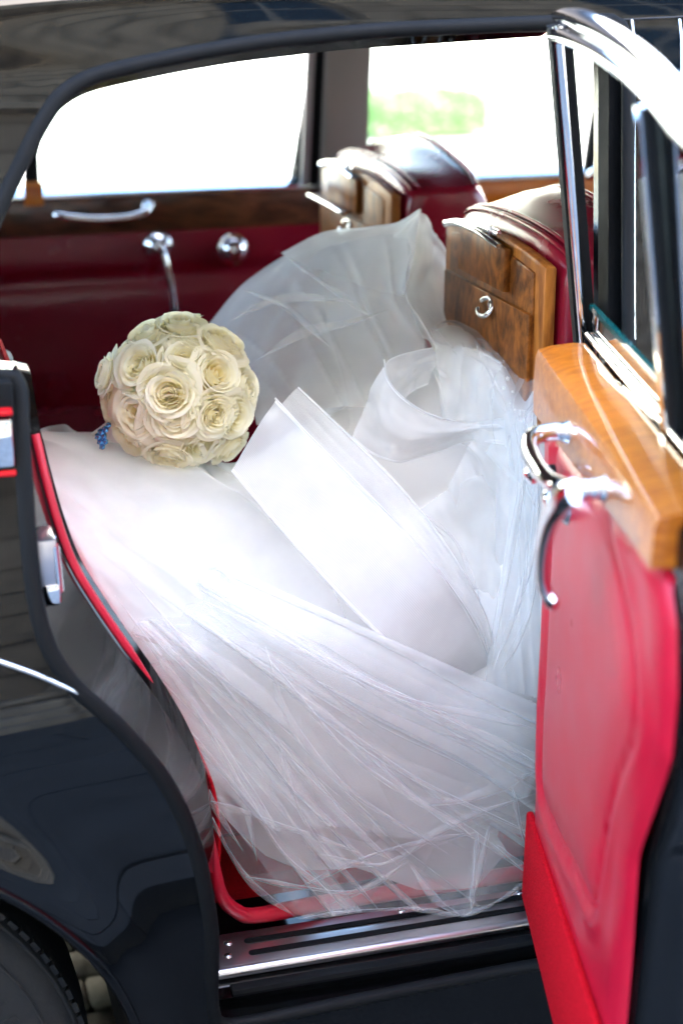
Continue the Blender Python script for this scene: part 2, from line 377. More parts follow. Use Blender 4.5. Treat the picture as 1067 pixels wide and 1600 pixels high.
tube('sill_gasket', A([(.33, 1.612, .392), (.8, 1.612, .392)]), .010, M['rubber'], car, prof=[(1, -.6), (1, .5), (.3, .9), (-.7, .7), (-1, -.6)], side=(0, 1, 0))
rp = [PS(x, y, o_) for x, y, o_ in [(317, 1238, .103), (326, 1285, .104), (333, 1330, .105), (339, 1372, .107), (348, 1402, .111), (368, 1421, .118), (400, 1429, .128)]]+[(.48, 1.735, .412), (.6, 1.733, .412), (.79, 1.733, .412)]
rp = resample(crom(A(rp), 400), 120)
tube('sill_roll', rp, np.r_[np.linspace(.001, .008, 25), np.linspace(.008, .0105, 25), np.full(70, .0105)], M['leather_door'], car)
# --- floor, tunnel, seat bases
mesh('floor_carpet', *slab_data([(.26, 1.745, .352), (.26, 3.05, .352), (1.9, 3.05, .352), (1.9, 1.745, .352)], (0, 0, .03)), M['carpet'], car, False)
ub = [slab_data([(x0, y0, .24), (x0, 3.07, .24), (x1, 3.07, .24), (x1, y0, .24)], (0, 0, .10)) for x0, x1, y0 in ((-.95, -.62, 1.70), (-.618, .262, 2.55), (.264, 2.0, 1.70))]
mesh('underbody', *join(*ub), M['dark'], car, False)
# --- rear bench
def cushion(name, c, s, m_, par, bev=.05):
    return box(name, c, s, m_, par, bevel=bev, seg=6)
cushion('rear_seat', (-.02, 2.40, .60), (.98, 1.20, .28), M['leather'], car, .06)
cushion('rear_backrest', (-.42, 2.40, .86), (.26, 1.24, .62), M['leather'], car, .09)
mesh('rear_wall', *slab_data([(-.62, 1.66, .35), (-.62, 3.11, .35), (-.62, 3.11, 1.12), (-.62, 1.66, 1.12)], (.03, 0, 0)), M['headliner'], car, False)
# headlining
hx = np.linspace(-.62, 1.75, 8)
sheet('headlining', A([[(x, y, z) for y, z in [(1.80, 1.448), (1.86, 1.50), (2.0, 1.55), (YC, 1.59), (2*YC-2.0, 1.55), (2*YC-1.86, 1.50), (2*YC-1.80, 1.448)]] for x in hx]), M['headliner'], car)
# --- front seats
def front_seat(y0, y1, label):
    W_ = y1-y0; yc = (y0+y1)/2
    secs = []
    for s_ in np.linspace(-1, 1, 17):
        y = yc+s_*W_/2; e = abs(s_)**7; dz = -.010*e-.014*s_*s_+.004; dx = .006*e
        wav = .010*math.sin((s_+.3)*2.2)
        sec = [(.800+dx, .55), (.800+dx, .90), (.800+dx, 1.13+dz), (.803+dx, 1.180+dz), (.814+dx, 1.199+dz), (.85, 1.207+dz+wav*.3), (.89-dx, 1.213+dz+wav), (.918-dx, 1.214+dz+wav), (.936-dx, 1.200+dz+wav), (.947-dx, 1.165+dz), (.965-dx, 1.05), (.99-dx, .90), (1.0-dx, .55)]
        secs.append([(x, y, z) for x, z in crom(A(sec), 44)])
    secs = A(secs)
    mid0 = secs[0].copy(); c0 = mid0.mean(0)
    end0 = [secs[0]*.0+(secs[0]*f+(A([.89, y0, 0])+A([0, 0, 1])*secs[0][:, 2:3])*(1-f)) for f in (0., .45, .8)]
    def caps(S, y, sgn):
        out = []
        for f, dy in ((.0, .010), (.6, .010), (.93, .006)):
            q = S.copy(); q[:, 0] = .885+(S[:, 0]-.885)*f; q[:, 2] = S[:, 2]-(1-f)*.03*(S[:, 2] > 1.1); q[:, 1] = y+sgn*dy; out.append(q)
        return out
    full = A(caps(secs[0], y0, -1)+list(secs)+caps(secs[-1], y1, 1)[::-1])
    s = sheet('front_seat', full, M['leather'], car, flip=True); s['label'] = label
    # wooden back panel, its edge frame, tray flap, table leaf
    n = 13; top = [(yy, 1.172+.016*(1-((yy-yc)/(W_/2))**2)) for yy in np.linspace(y0+.004, y1-.012, n)]
    poly = [(.799, y0+.004, .62)]+[(.799, a, b) for a, b in top]+[(.799, y1-.012, .62)]
    fr_ = slab('back_panel', poly, (-.016, 0, 0), M['walnut_edge'], s, bevel=.004)
    poly = [(.786, y0+.024, .70)]+[(.786, a, b-.016) for a, b in top if y0+.02 < a < y1-.02]+[(.786, y1-.026, .70)]
    slab('veneer', poly, (-.006, 0, 0), M['walnut'], s, bevel=.002)
    za = 1.122; f0, f1 = y1-.27, y1-.10
    slab('tray_flap', [(.780, f0, za), (.780, f0, za+.056), (.780, (f0+f1)/2, za+.063), (.780, f1, za+.06), (.780, f1, za)], (-.010, 0, 0), M['walnut'], s, bevel=.003)
    slab('table_leaf', [(.780, y0+.03, za-.40), (.780, y0+.03, za-.012), (.780, y1-.035, za-.012), (.780, y1-.035, za-.40)], (-.006, 0, 0), M['walnut'], s, bevel=.002)
    cb = crom(A([(.778, y1-.23, 1.190), (.776, y1-.145, 1.188), (.776, y1-.075, 1.181), (.778, y1-.026, 1.172)]), 24)
    tube('chrome_bar', cb, .0045, M['chrome'], s, prof=[(math.cos(a)*.8, math.sin(a)*1.2) for a in np.linspace(0, 6.283, 12, endpoint=False)])
    tube('flap_bar', crom(A([(.766, f0+.01, za+.058), (.763, (f0+f1)/2, za+.066), (.766, f1-.004, za+.063)]), 16), .0034, M['chrome'], s)
    box('catch', (.774, f0+.06, za+.070), (.008, .008, .012), M['chrome'], s, bevel=.003)
    ry, rz = y1-.21, za-.03
    tube('ring_pull', A([(.770-.012*math.sin(a)*.5, ry+.021*math.cos(a), rz-.011*math.sin(a)) for a in np.linspace(.5, 5.9, 22)]), .0034, M['chrome'], s)
    lathe('ring_rose', [(.0, .004), (.006, .0035), (.008, 0)], (.774, ry-.012, rz+.004), (-1, 0, 0), M['chrome'], s, 14)
    # piping on the rear and front top edges
    for k_, rr in ((21, .0032), (28, .004)):
        pass
    def edge(i0, zoff, xoff): return A([sec_[i0]+A([xoff, 0, zoff]) for sec_ in secs])
    zmax = lambda x0: int(np.argmin(abs(secs[8][:, 0]-x0)+(secs[8][:, 2] < 1.15)*9))
    tube('piping', edge(zmax(.812), .002, -.001), .0034, M['leather'], s)
    tube('piping', edge(zmax(.818), .0025, .001), .0026, M['leather'], s)
    tube('piping', edge(zmax(.925), .003, .002), .0042, M['leather'], s)
    return s
ns = front_seat(1.838, 2.215, 'near front seat with walnut picnic table back')
fs = front_seat(2.45, 2.872, 'far front seat with walnut picnic table back')
# the far seat's small tray stands half open
tr = slab('open_tray', [(.757, 2.64, 1.114), (.757, 2.85, 1.114), (.776, 2.85, 1.118), (.776, 2.64, 1.118)], (0, 0, .005), M['walnut'], fs, bevel=.002)
tube('tray_rail', crom(A([(.756, 2.645, 1.120), (.755, 2.74, 1.121), (.756, 2.848, 1.120)]), 14), .0022, M['chrome'], fs)
cushion('front_bench', (1.12, 1.99, .55), (.5, .46, .3), M['leather'], car, .05)
cushion('front_bench', (1.12, 2.68, .55), (.5, .46, .3), M['leather'], car, .05)
# --- far side doors, seen from inside
YF = 3.085
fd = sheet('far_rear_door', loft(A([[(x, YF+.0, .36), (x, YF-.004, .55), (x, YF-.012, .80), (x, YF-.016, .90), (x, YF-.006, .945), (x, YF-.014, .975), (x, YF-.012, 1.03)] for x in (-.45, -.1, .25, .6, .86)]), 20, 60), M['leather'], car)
fd['label'] = 'closed far rear door with dark red leather card'
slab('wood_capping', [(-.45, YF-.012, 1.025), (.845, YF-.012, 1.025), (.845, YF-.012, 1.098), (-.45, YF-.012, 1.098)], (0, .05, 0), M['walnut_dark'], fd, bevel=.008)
slab('window_ledge', [(-.45, YF-.004, 1.095), (.845, YF-.004, 1.095), (.845, YF+.05, 1.108), (-.45, YF+.05, 1.108)], (0, 0, .008), M['chrome'], fd, bevel=.002)
slab('outer_skin', [(-.45, YF+.075, .36), (.86, YF+.075, .36), (.86, YF+.085, .8), (.86, YF+.052, 1.10), (-.45, YF+.052, 1.10), (-.45, YF+.085, .8)], (0, .012, 0), M['paint'], fd)
mesh('window_pane', *slab_data([(.29, YF+.03, 1.11), (.80, YF+.03, 1.11), (.80, YF-.05, 1.47), (.29, YF-.05, 1.47)], (0, .004, 0)), M['glass'], fd, False)
mesh('quarter_pane', *slab_data([(-.2, YF+.03, 1.11), (.28, YF+.03, 1.11), (.28, YF-.05, 1.46), (.05, YF-.05, 1.46)], (0, .004, 0)), M['glass'], fd, False)
dv = [(.302, YF+.012, 1.10), (.300, YF-.028, 1.30), (.298, YF-.068, 1.48)]
tube('divider', crom(A(dv), 10), .013, M['rubber'], fd, prof=[(1, .6), (-1, .6), (-1, -.6), (1, -.6)], side=(1, 0, 0))
tube('divider_base', A([(.302, YF+.00, 1.085), (.302, YF-.002, 1.13)]), .017, M['walnut_cap'], fd, prof=[(1, .7), (-1, .7), (-1, -.7), (1, -.7)], side=(1, 0, 0))
for xx, rr, mm in ((.816, .008, 'channel'), (.832, .010, 'rubber')):
    tube('window_channel', crom(A([(xx, YF+.012, 1.10), (xx, YF-.028, 1.30), (xx, YF-.068, 1.48)]), 10), rr, M[mm], fd, prof=[(1, .8), (-1, .8), (-1, -.8), (1, -.8)], side=(1, 0, 0))
slab('post_trim', [(.842, YF-.004, .95), (.928, YF-.004, .95), (.924, YF-.09, 1.50), (.838, YF-.09, 1.50)], (0, .05, 0), M['headliner'], car, bevel=.006)
# pull handle on the wood capping
ph = crom(A([(.335, YF-.018, 1.070), (.345, YF-.034, 1.070), (.40, YF-.04, 1.063), (.46, YF-.041, 1.063), (.495, YF-.038, 1.069), (.506, YF-.030, 1.075), (.508, YF-.016, 1.077)]), 40)
hd = tube('pull_handle', ph, np.interp(np.linspace(0, 1, 40), [0, .1, .5, .85, 1], [.007, .0075, .0062, .008, .010]), M['chrome'], fd, k=12)
lathe('boss', [(0, .012), (.008, .011), (.0125, .006), (.0135, 0)], (.508, YF-.012, 1.077), (0, -1, 0), M['chrome'], hd, 18)
# window winder
wr = lathe('window_winder', [(.0, .03), (.010, .029), (.014, .022), (.018, .012), (.026, .008), (.028, 0)], (.525, YF-.014, 1.003), (0, -1, 0), M['chrome'], fd, 28)
tube('winder_arm', crom(A([(.525, YF-.042, 1.003), (.530, YF-.05, .985), (.540, YF-.054, .93), (.545, YF-.050, .885)]), 20), np.interp(np.linspace(0, 1, 20), [0, .2, .8, 1], [.010, .008, .006, .0065]), M['chrome'], wr, k=10)
lathe('winder_knob', [(0, .03), (.006, .028), (.008, .015), (.006, 0)], (.545, YF-.048, .885), (0, -1, 0), M['rubber'], wr, 14)
lathe('door_knob', [(0, .026), (.012, .0245), (.021, .018), (.025, .010), (.026, .004), (.030, .003), (.031, 0)], (.668, YF-.014, .990), (0, -1, 0), M['chrome'], fd, 32)
# far front door
ff = sheet('far_front_door', loft(A([[(x, YF, .36), (x, YF-.012, .80), (x, YF-.012, 1.03)] for x in (.90, 1.3, 1.9)]), 8, 10), M['leather'], car)
slab('wood_capping', [(.93, YF-.012, 1.02), (1.95, YF-.012, 1.02), (1.95, YF-.012, 1.098), (.93, YF-.012, 1.098)], (0, .05, 0), M['walnut_cap'], ff, bevel=.008)
slab('window_ledge', [(.93, YF-.004, 1.095), (1.95, YF-.004, 1.095), (1.95, YF+.05, 1.108), (.93, YF+.05, 1.108)], (0, 0, .008), M['chrome'], ff, bevel=.002)
slab('outer_skin', [(.9, YF+.075, .36), (2., YF+.075, .36), (2., YF+.085, .8), (2., YF+.052, 1.10), (.9, YF+.052, 1.10), (.9, YF+.085, .8)], (0, .012, 0), M['paint'], ff)
mesh('window_pane', *slab_data([(.93, YF+.03, 1.11), (1.39, YF+.03, 1.11), (1.39, YF-.05, 1.47), (.93, YF-.05, 1.47)], (0, .004, 0)), M['glass'], ff, False)
tube('quarter_post', crom(A([(1.398, YF+.012, 1.09), (1.402, YF-.028, 1.29), (1.408, YF-.068, 1.48)]), 10), .011, M['rubber'], ff, prof=[(1, .6), (-1, .6), (-1, -.6), (1, -.6)], side=(1, 0, 0))
tube('door_mirror_bracket', crom(A([(1.39, YF-.02, 1.10), (1.42, YF-.06, 1.13), (1.46, YF-.05, 1.12)]), 12), .012, M['chrome'], ff)
# A posts, screen rail and dashboard
for yy, s_ in ((1.72, 1), (2*YC-1.72, -1)):
    tube('windscreen_post', A([(1.95, yy-.05*s_, 1.08), (1.75, yy+.06*s_, 1.47)]), .03, M['paint'], car)
slab('dashboard', [(1.72, 1.72, .82), (1.72, 3.05, .82), (1.76, 3.05, 1.06), (1.76, 1.72, 1.06)], (.18, 0, 0), M['walnut'], car, bevel=.01)
# near front door (closed), skin and frame just beyond the B post
tg = np.linspace(t_of_z(.24), t_of_z(1.105), 26)
nd_ = sheet('near_front_door', A([[side(x, t, .0) for t in tg] for x in np.linspace(BX+.072, 2.0, 12)]), M['paint'], car, thick=.03)
tube('window_frame', A([side(BXT(t_of_z(1.1))+.078, t_of_z(1.10)), side(BXT(t_of_z(1.3))+.078, t_of_z(1.30)), side(BXT(t_of_z(1.45))+.078, t_of_z(1.455)), side(1.3, t_of_z(1.458)), side(1.75, t_of_z(1.44))]), .007, M['chrome'], nd_)
mesh('window_pane', *slab_data([side(.91, t_of_z(1.10), .02), side(1.9, t_of_z(1.10), .02), side(1.7, t_of_z(1.45), .02), side(.91, t_of_z(1.45), .02)], (0, .004, 0)), M['glass'], nd_, False)
# --- rear wheel
wc = A([WX, 1.66, WZ])
wprof = [(.20, -.085), (.235, -.095), (.285, -.098), (.318, -.088), (.332, -.072), (.336, -.05), (.338, 0), (.336, .05), (.332, .072), (.318, .088), (.285, .098), (.20, .085)]
wh = lathe('rear_wheel', [(.0, -.05), (.06, -.055), (.10, -.06), (.15, -.045), (.185, -.05), (.20, -.082), (.20, .08), (.0, .08)], wc, (0, 1, 0), M['chrome'], car, 48)
lathe('tyre', [(r_, h) for r_, h in crom(A(wprof), 50)], wc, (0, 1, 0), M['tyre'], wh, 72)
for rr, n_ in ((.296, 3), (.325, 3)):
    tube('sidewall_rib', A([wc+A([rr*math.cos(a), -.0975 if rr < .3 else -.0835, rr*math.sin(a)]) for a in np.linspace(0, 2*math.pi, 90, endpoint=False)]), .0022, M['tyre'], wh, closed=True, k=6)
treads = []
for i in range(110):
    a = 2*math.pi*i/110; c = wc+A([.3298*math.cos(a), -.068, .3298*math.sin(a)])
    treads.append(box_data(c, (.008, .020, .013), ax=[(math.cos(a), 0, math.sin(a)), (0, 1, 0), (-math.sin(a), 0, math.cos(a))], bevel=0))
to = mesh('tread_block', *join(*treads), M['tyre'], wh, False); to['kind'] = 'stuff'
# inner wheel arch
ag = [[(WX+(WR+.0)*math.cos(a), yy, WZ+(WR+.0)*math.sin(a)) for yy in (1.53, 1.60, 1.80, 1.95)] for a in np.linspace(R(-8), R(205), 46)]
sheet('wheel_arch', A(ag), M['dark'], car)
lip = A([side(WX+(WR+.003)*math.cos(a), t_of_z(WZ+(WR+.003)*math.sin(a)), .002) for a in np.linspace(R(-28), R(110), 60)])
tube('arch_lip', lip, .006, M['paint'], car)
# sidewall lettering
def text(name, s, size, m_, parent, Mx, ext=.0006):
    cu = bpy.data.curves.new(name, 'FONT'); cu.body = s; cu.size = size; cu.extrude = ext; cu.align_x = 'CENTER'; cu.align_y = 'CENTER'
    o = bpy.data.objects.new(name, cu); col.objects.link(o); bpy.context.view_layer.update()
    dg = bpy.context.evaluated_depsgraph_get(); me = bpy.data.meshes.new_from_object(o.evaluated_get(dg)); bpy.data.objects.remove(o)
    me.transform(Mx); me.materials.clear(); return link(name, me, m_, parent, False)
for i, ch in enumerate('TUBELESS'):
    a = R(46-i*4.6); c = wc+A([.265*math.cos(a), -.0983, .265*math.sin(a)])
    X_ = Vector((math.sin(a), 0, -math.cos(a))); Y_ = Vector((math.cos(a), 0, math.sin(a))); Z_ = Vector((0, -1, 0))
    Mx = Matrix(((X_.x, Y_.x, Z_.x, c[0]), (X_.y, Y_.y, Z_.y, c[1]), (X_.z, Y_.z, Z_.z, c[2]), (0, 0, 0, 1)))
    text('sidewall_letter', ch, .026, M['tyre'], wh, Mx, .0012)
# ------------------------------------------------------------------ the open rear door
DU = A([-.123, -.537, 0]); DU /= np.linalg.norm(DU); DN = A([DU[1], -DU[0], 0]); DO = A([.707, 1.661, 0])
def D(u, z, off=0): return DO+DU*u+DN*off+A([0, 0, z])
def DPW(px, py, off=0):
    d = ray(px, py); o = DO+DN*off; return CAM+d*(((o-CAM)@DN)/(d@DN))
door_out = [(-.012, 1.118), (.02, .87), (.045, .575), (.05, .452), (.20, .444), (.50, .442), (.530, .50), (.538, .62), (.556, .80), (.588, .86), (.622, .93), (.626, .99), (.618, 1.05), (.60, 1.118)]
dr = slab('rear_door', [D(u, z, -.012) for u, z in door_out], DN*-.095, M['paint'], car, bevel=.012, seg=3)
dr['label'] = 'open rear door with red leather trim, honey walnut capping and chrome frame'
# padded leather card as a height field over the inner face
zl, ul = [.45, .575, .87, 1.06], [.060, .056, .034, .004]
zr, ur = [.45, .5, .62, .80, .86, .93, .99, 1.04, 1.085], [.492, .508, .518, .536, .568, .604, .606, .590, .545]
pc = A([DPW(*p)-DO for p in [(866, 800), (858, 1000), (851, 1130), (851, 1236), (872, 1296), (905, 1362), (930, 1412), (944, 1370), (960, 1270), (978, 1205), (1000, 1150), (1004, 1090), (996, 1000), (975, 900)]])
pc = np.stack([pc@DU, pc[:, 2]], 1); pc[0, 1] = 1.04; pc = np.vstack([pc, [[.36, 1.05], [.06, 1.06]]])
pcd = resample(np.vstack([crom(pc, 300, True)]), 300)
def inside(q, P):
    x, y = q; c = False; n = len(P); j = n-1
    for i in range(n):
        if (P[i, 1] > y) != (P[j, 1] > y) and x < (P[j, 0]-P[i, 0])*(y-P[i, 1])/(P[j, 1]-P[i, 1])+P[i, 0]: c = not c
        j = i
    return c
Gd = []
for z in np.linspace(.455, 1.082, 80):
    row = []; u0, u1 = np.interp(z, zl, ul), np.interp(z, zr, ur)
    for a in np.linspace(0, 1, 60):
        u = u0+(u1-u0)*a; q = A([u, z]); d = np.sqrt(((pcd-q)**2).sum(1).min()); ins = inside(q, pcd)
        h = .012*min(1, min(a, 1-a)*14)**.5
        h += -.007*math.exp(-(d/.005)**2)+(.006*(1-math.exp(-(d/.03)**2)) if ins else .004*math.exp(-((d-.016)/.012)**2))
        h += .004*math.exp(-((u-.55)/.05)**2)*math.exp(-((z-.80)/.1)**2)
        row.append(D(u, z, h-.009-.016*min(1, max(0, (z-1.034-.03*max(0, u)/.55)/.012))))
    Gd.append(row)
sheet('leather_card', A(Gd), M['leather_door'], dr, flip=True)
tube('card_piping', A([D(u, z, -.0015) for u, z in pcd[20:275] if z < 1.03]), .0032, M['leather_door'], dr, k=8)
ci = [D(.056, .578, -.001), D(.058, .462, .001), D(.30, .448, .003), D(.49, .446, .004), D(.512, .50, .004), D(.516, .59, .004)]
slab('kick_carpet', ci, DN*.009, M['carpet'], dr, bevel=.004)
# walnut capping: rounded bar with a sloping top
wp = [(-.004, 1.050), (-.004, 1.108), (.0, 1.118)]
secw = [(.007, 1.046), (.008, 1.075), (.007, 1.110), (.004, 1.118), (-.010, 1.122), (-.034, 1.125), (-.048, 1.124), (-.05, 1.10), (-.05, 1.046)]
Gw = [[D(u, z+(.03*max(0, u)/.55 if z < 1.06 else 0), o) for o, z in secw] for u in np.linspace(-.006, .562, 30)]
V = A(Gw).reshape(-1, 3); n = len(secw); f = [q for q in gridfaces(30, n, False, True)]+[tuple(range(n)), tuple(29*n+n-1-i for i in range(n))]
wc_ = mesh('wood_capping', V, f, M['walnut_cap'], dr, True, 40)
bm = bmesh.new(); bm.from_mesh(wc_.data); bmesh.ops.recalc_face_normals(bm, faces=bm.faces); bm.to_mesh(wc_.data); bm.free(); wc_.data.set_sharp_from_angle(angle=R(40))
tube('waist_strip', A([D(u, 1.130, -.054) for u in np.linspace(-.02, .60, 10)]), .0045, M['chrome'], dr)
tube('outer_waist_strip', A([D(u, 1.123, -.084) for u in np.linspace(-.02, .64, 10)]), .008, M['chrome'], dr)
tube('glass_channel', A([D(u, 1.126, -.066) for u in np.linspace(-.02, .60, 10)]), .008, M['rubber'], dr)
# lowered window glass and fixed quarter light
off_z = lambda z: np.interp(z, [1.12, 1.47], [-.062, -.008])
gl = mesh('window_glass', *slab_data([D(-.03, 1.08, off_z(1.08)), D(.345, 1.08, off_z(1.08)), D(.345, 1.158, off_z(1.158)), D(-.03, 1.158, off_z(1.158))], DN*-.005), M['glass'], dr, False)
tube('glass_edge', A([D(u, 1.160, off_z(1.16)-.0025) for u in np.linspace(-.03, .345, 6)]), .003, M['glass_edge'], gl, prof=[(1, 1), (-1, 1), (-1, -1), (1, -1)])
mesh('quarter_glass', *slab_data([D(.37, 1.12, off_z(1.12)), D(.62, 1.12, off_z(1.12)), D(.67, 1.28, off_z(1.28)), D(.62, 1.40, off_z(1.4)), D(.52, 1.445, off_z(1.445)), D(.37, 1.455, off_z(1.455))], DN*-.004), M['glass'], dr, False)
# hinge-side post: black channel between two chrome beads
pa, pb = DPW(914, 545, -.060), DPW(873, 40, -.006)
ps = A([pa*(1-t)+pb*t for t in np.linspace(0, 1, 14)])
hp = tube('frame_post', ps, .0115, M['rubber'], dr, prof=[(1, 1), (-1, 1), (-1, -1), (1, -1)], side=DU)
for s_ in (-1, 1):
    tube('post_bead', ps+DU*.0135*s_+DN*.004, .0055, M['chrome'], hp, k=8)
# top rail curving down at the rear
tp = [DPW(866, 24, -.004), DPW(890, 27, -.004), DPW(930, 42, -.004), DPW(975, 70, -.005), DPW(1020, 108, -.006), DPW(1062, 158, -.010), D(.60, 1.405, -.018), D(.655, 1.34, -.028), D(.68, 1.26, -.040), D(.675, 1.18, -.052), D(.655, 1.12, -.062)]
tpd = crom(A(tp), 70)
tr_ = tube('top_rail', tpd, np.r_[np.linspace(.004, .0095, 12), np.full(58, .0095)], M['chrome'], dr, prof=[(math.cos(a)*1.0, math.sin(a)*1.25) for a in np.linspace(0, 6.283, 16, endpoint=False)])
inr = tpd+A([0, 0, -.020])+DU*0; inr[40:] = tpd[40:]-DU*np.linspace(0, .02, 30)[:, None]+A([0, 0, -.02])*np.linspace(1, 0, 30)[:, None]
tube('inner_bead', inr, .0085, M['chrome'], tr_, k=12)
da, db = DPW(1052, 690, -.060), DPW(1010, 165, -.010)
dvs = A([da*(1-t)+db*t for t in np.linspace(0, 1, 12)])
dv_ = tube('quarter_divider', dvs, .009, M['chrome'], dr, prof=[(1, .8), (.6, 1), (-.6, 1), (-1, .8), (-1, -1), (1, -1)], side=DU)
tube('divider_rubber', dvs+DU*.013, .006, M['rubber'], dv_)
# assist handle on the capping
asz = 1.083
ah = crom(A([D(.20, asz, .002), D(.197, asz, .022), D(.205, asz-.002, .042), D(.235, asz-.004, .052), D(.29, asz-.005, .054), D(.345, asz-.004, .050), D(.375, asz-.002, .035), D(.38, asz, .018), D(.38, asz, .002)]), 60)
ahd = tube('assist_handle', ah, np.interp(np.linspace(0, 1, 60), [0, .15, .5, .85, 1], [.0105, .0095, .0085, .0095, .0105]), M['chrome'], dr, k=14)
for u in (.20, .38): lathe('boss', [(0, .014), (.009, .012), (.0125, .004), (.013, 0)], D(u, asz, .004), DN, M['chrome'], ahd, 20)
# lever
lc = DPW(892, 785, .004)
lv = lathe('door_lever', [(0, .034), (.011, .033), (.015, .028), (.017, .018), (.0235, .009), (.0255, .002), (.0255, 0)], lc-DN*.004, DN, M['chrome'], dr, 28)
pl_ = [DPW(896, 768, .056), DPW(876, 782, .062), DPW(858, 812, .066), DPW(848, 855, .066), DPW(847, 900, .062), DPW(855, 930, .056), DPW(868, 946, .050)]
tube('lever_arm', crom(A(pl_), 40), np.interp(np.linspace(0, 1, 40), [0, .15, .6, .9, 1], [.010, .0125, .0105, .009, .006]), M['chrome'], lv, prof=[(math.cos(a)*.65, math.sin(a)*1.15) for a in np.linspace(0, 6.283, 14, endpoint=False)], side=DN)
kc = DPW(862, 740, .016)
kb = lathe('lock_button', [(0, .030), (.004, .029), (.011, .022), (.009, .014), (.006, .010), (.006, 0)], kc, DN, M['chrome'], dr, 16)
lathe('button_collar', [(.0, .010), (.009, .009), (.010, .0)], kc-DN*.003, DN, M['rubber'], kb, 16)

# ------------------------------------------------------------------ ground, street and surroundings
def stone(name, c, scale=3, br=.25):
    m = mat(name, c, .85, 0, .3); v = objco(m); n1 = noise(m, v, scale, 6, .6); n2 = noise(m, v, scale*14, 4)
    lk(m, ramp(m, n1, [(.3, [x*(1-br) for x in c]), (.7, [min(1, x*(1+br)) for x in c])]), P_(m).inputs['Base Color']); bump(m, n2, .4, .006); return m
M['concrete'] = stone('pale_concrete', (.42, .41, .38)); M['slab'] = stone('grey_paving', (.14, .153, .165)); M['sett'] = stone('olive_setts', (.09, .085, .06), 6, .35)
M['asphalt'] = stone('asphalt', (.07, .075, .08), 8, .2); M['facade'] = stone('limestone', (.50, .43, .34)); M['facade2'] = stone('limestone_light', (.62, .55, .45)); M['wallpale'] = stone('pale_render', (.62, .59, .54), 1, .1)
M['winblue'] = mat('blue_window', (.02, .055, .10), .06, 0, .8); M['winframe'] = mat('window_frame_paint', (.5, .48, .44), .5)
for k_ in ('facade', 'facade2'):                          # block joints
    m = M[k_]; v = objco(m, (1, 1, 1), (R(90), 0, 0)); bt = nd(m, 'ShaderNodeTexBrick'); lk(m, v, bt.inputs['Vector']); bt.inputs['Scale'].default_value = 1.0
    bt.inputs['Brick Width'].default_value = 1.1; bt.inputs['Row Height'].default_value = .46; bt.inputs['Mortar Size'].default_value = .022
    bt.inputs['Color1'].default_value = (1, 1, 1, 1); bt.inputs['Color2'].default_value = (.72, .72, .72, 1); bt.inputs['Mortar'].default_value = (.22, .2, .18, 1)
    src = P_(m).inputs['Base Color'].links[0].from_socket; mu = nd(m, 'ShaderNodeMix'); mu.data_type = 'RGBA'; mu.blend_type = 'MULTIPLY'; mu.inputs[0].default_value = 1
    lk(m, src, mu.inputs[6]); lk(m, bt.outputs['Color'], mu.inputs[7]); lk(m, mu.outputs[2], P_(m).inputs['Base Color'])
g = mesh('ground', [(-200, -200, -.02), (200, -200, -.02), (200, 200, -.02), (-200, 200, -.02)], [(0, 1, 2, 3)], M['concrete'], None, False); setting(g)
rd = mesh('road', *slab_data([(-40, 1.0, -.10), (40, 1.0, -.10), (40, 7.0, -.10), (-40, 7.0, -.10)], (0, 0, .09)), M['asphalt'], None, False); setting(rd)
pv = mesh('pavement', *slab_data([(-14, -5.0, -.1), (14, -5.0, -.1), (14, .86, -.1), (-14, .86, -.1)], (0, 0, .205)), M['dark'], None, False); setting(pv)
sb = None
for i in range(20):
    for j in range(6):
        c = (-12+i*1.22+(j % 2)*.5, -4.70+j*1.01, .11)
        if sb is None: o = box('paving_slab', (0, 0, 0), (1.205, .995, .03), M['slab'], pv, bevel=.004, seg=1); sb = o
        else: o = sb.copy(); col.objects.link(o)
        o.parent = pv; o.location = (c[0], c[1], c[2]+random.uniform(-.002, .002))
kb_ = None
for i in range(20):
    if kb_ is None: o = box('kerb_stone', (0, 0, 0), (1.19, .14, .22), M['slab'], pv, bevel=.012); kb_ = o
    else: o = kb_.copy(); col.objects.link(o)
    o.parent = pv; o.location = (-12+i*1.2, .935, .02)
setts = []
for i in range(46):
    for j in range(26):
        x, y = -1.5+i*.075+(j % 2)*.037, 1.80+j*.08
        setts.append(box_data((x+random.uniform(-.004, .004), y, .0+random.uniform(-.005, .005)), (.071, .075, .03), bevel=.005, seg=1))
so_ = mesh('sett_paving', *join(*setts), M['sett'], rd, True); so_['kind'] = 'stuff'
# stone building at the photographer's back (seen only in the paintwork; it shades the car)
BY = -5.6
bl = thing('stone_building', 'pale limestone building with blue windows reflected in the black paintwork', 'building', (0, BY, 0))
WN = [(-9.5+k*3.1, z0) for z0 in (1.5, 4.6, 7.7) for k in range(7)]
ww, wh_ = 1.15, 2.1
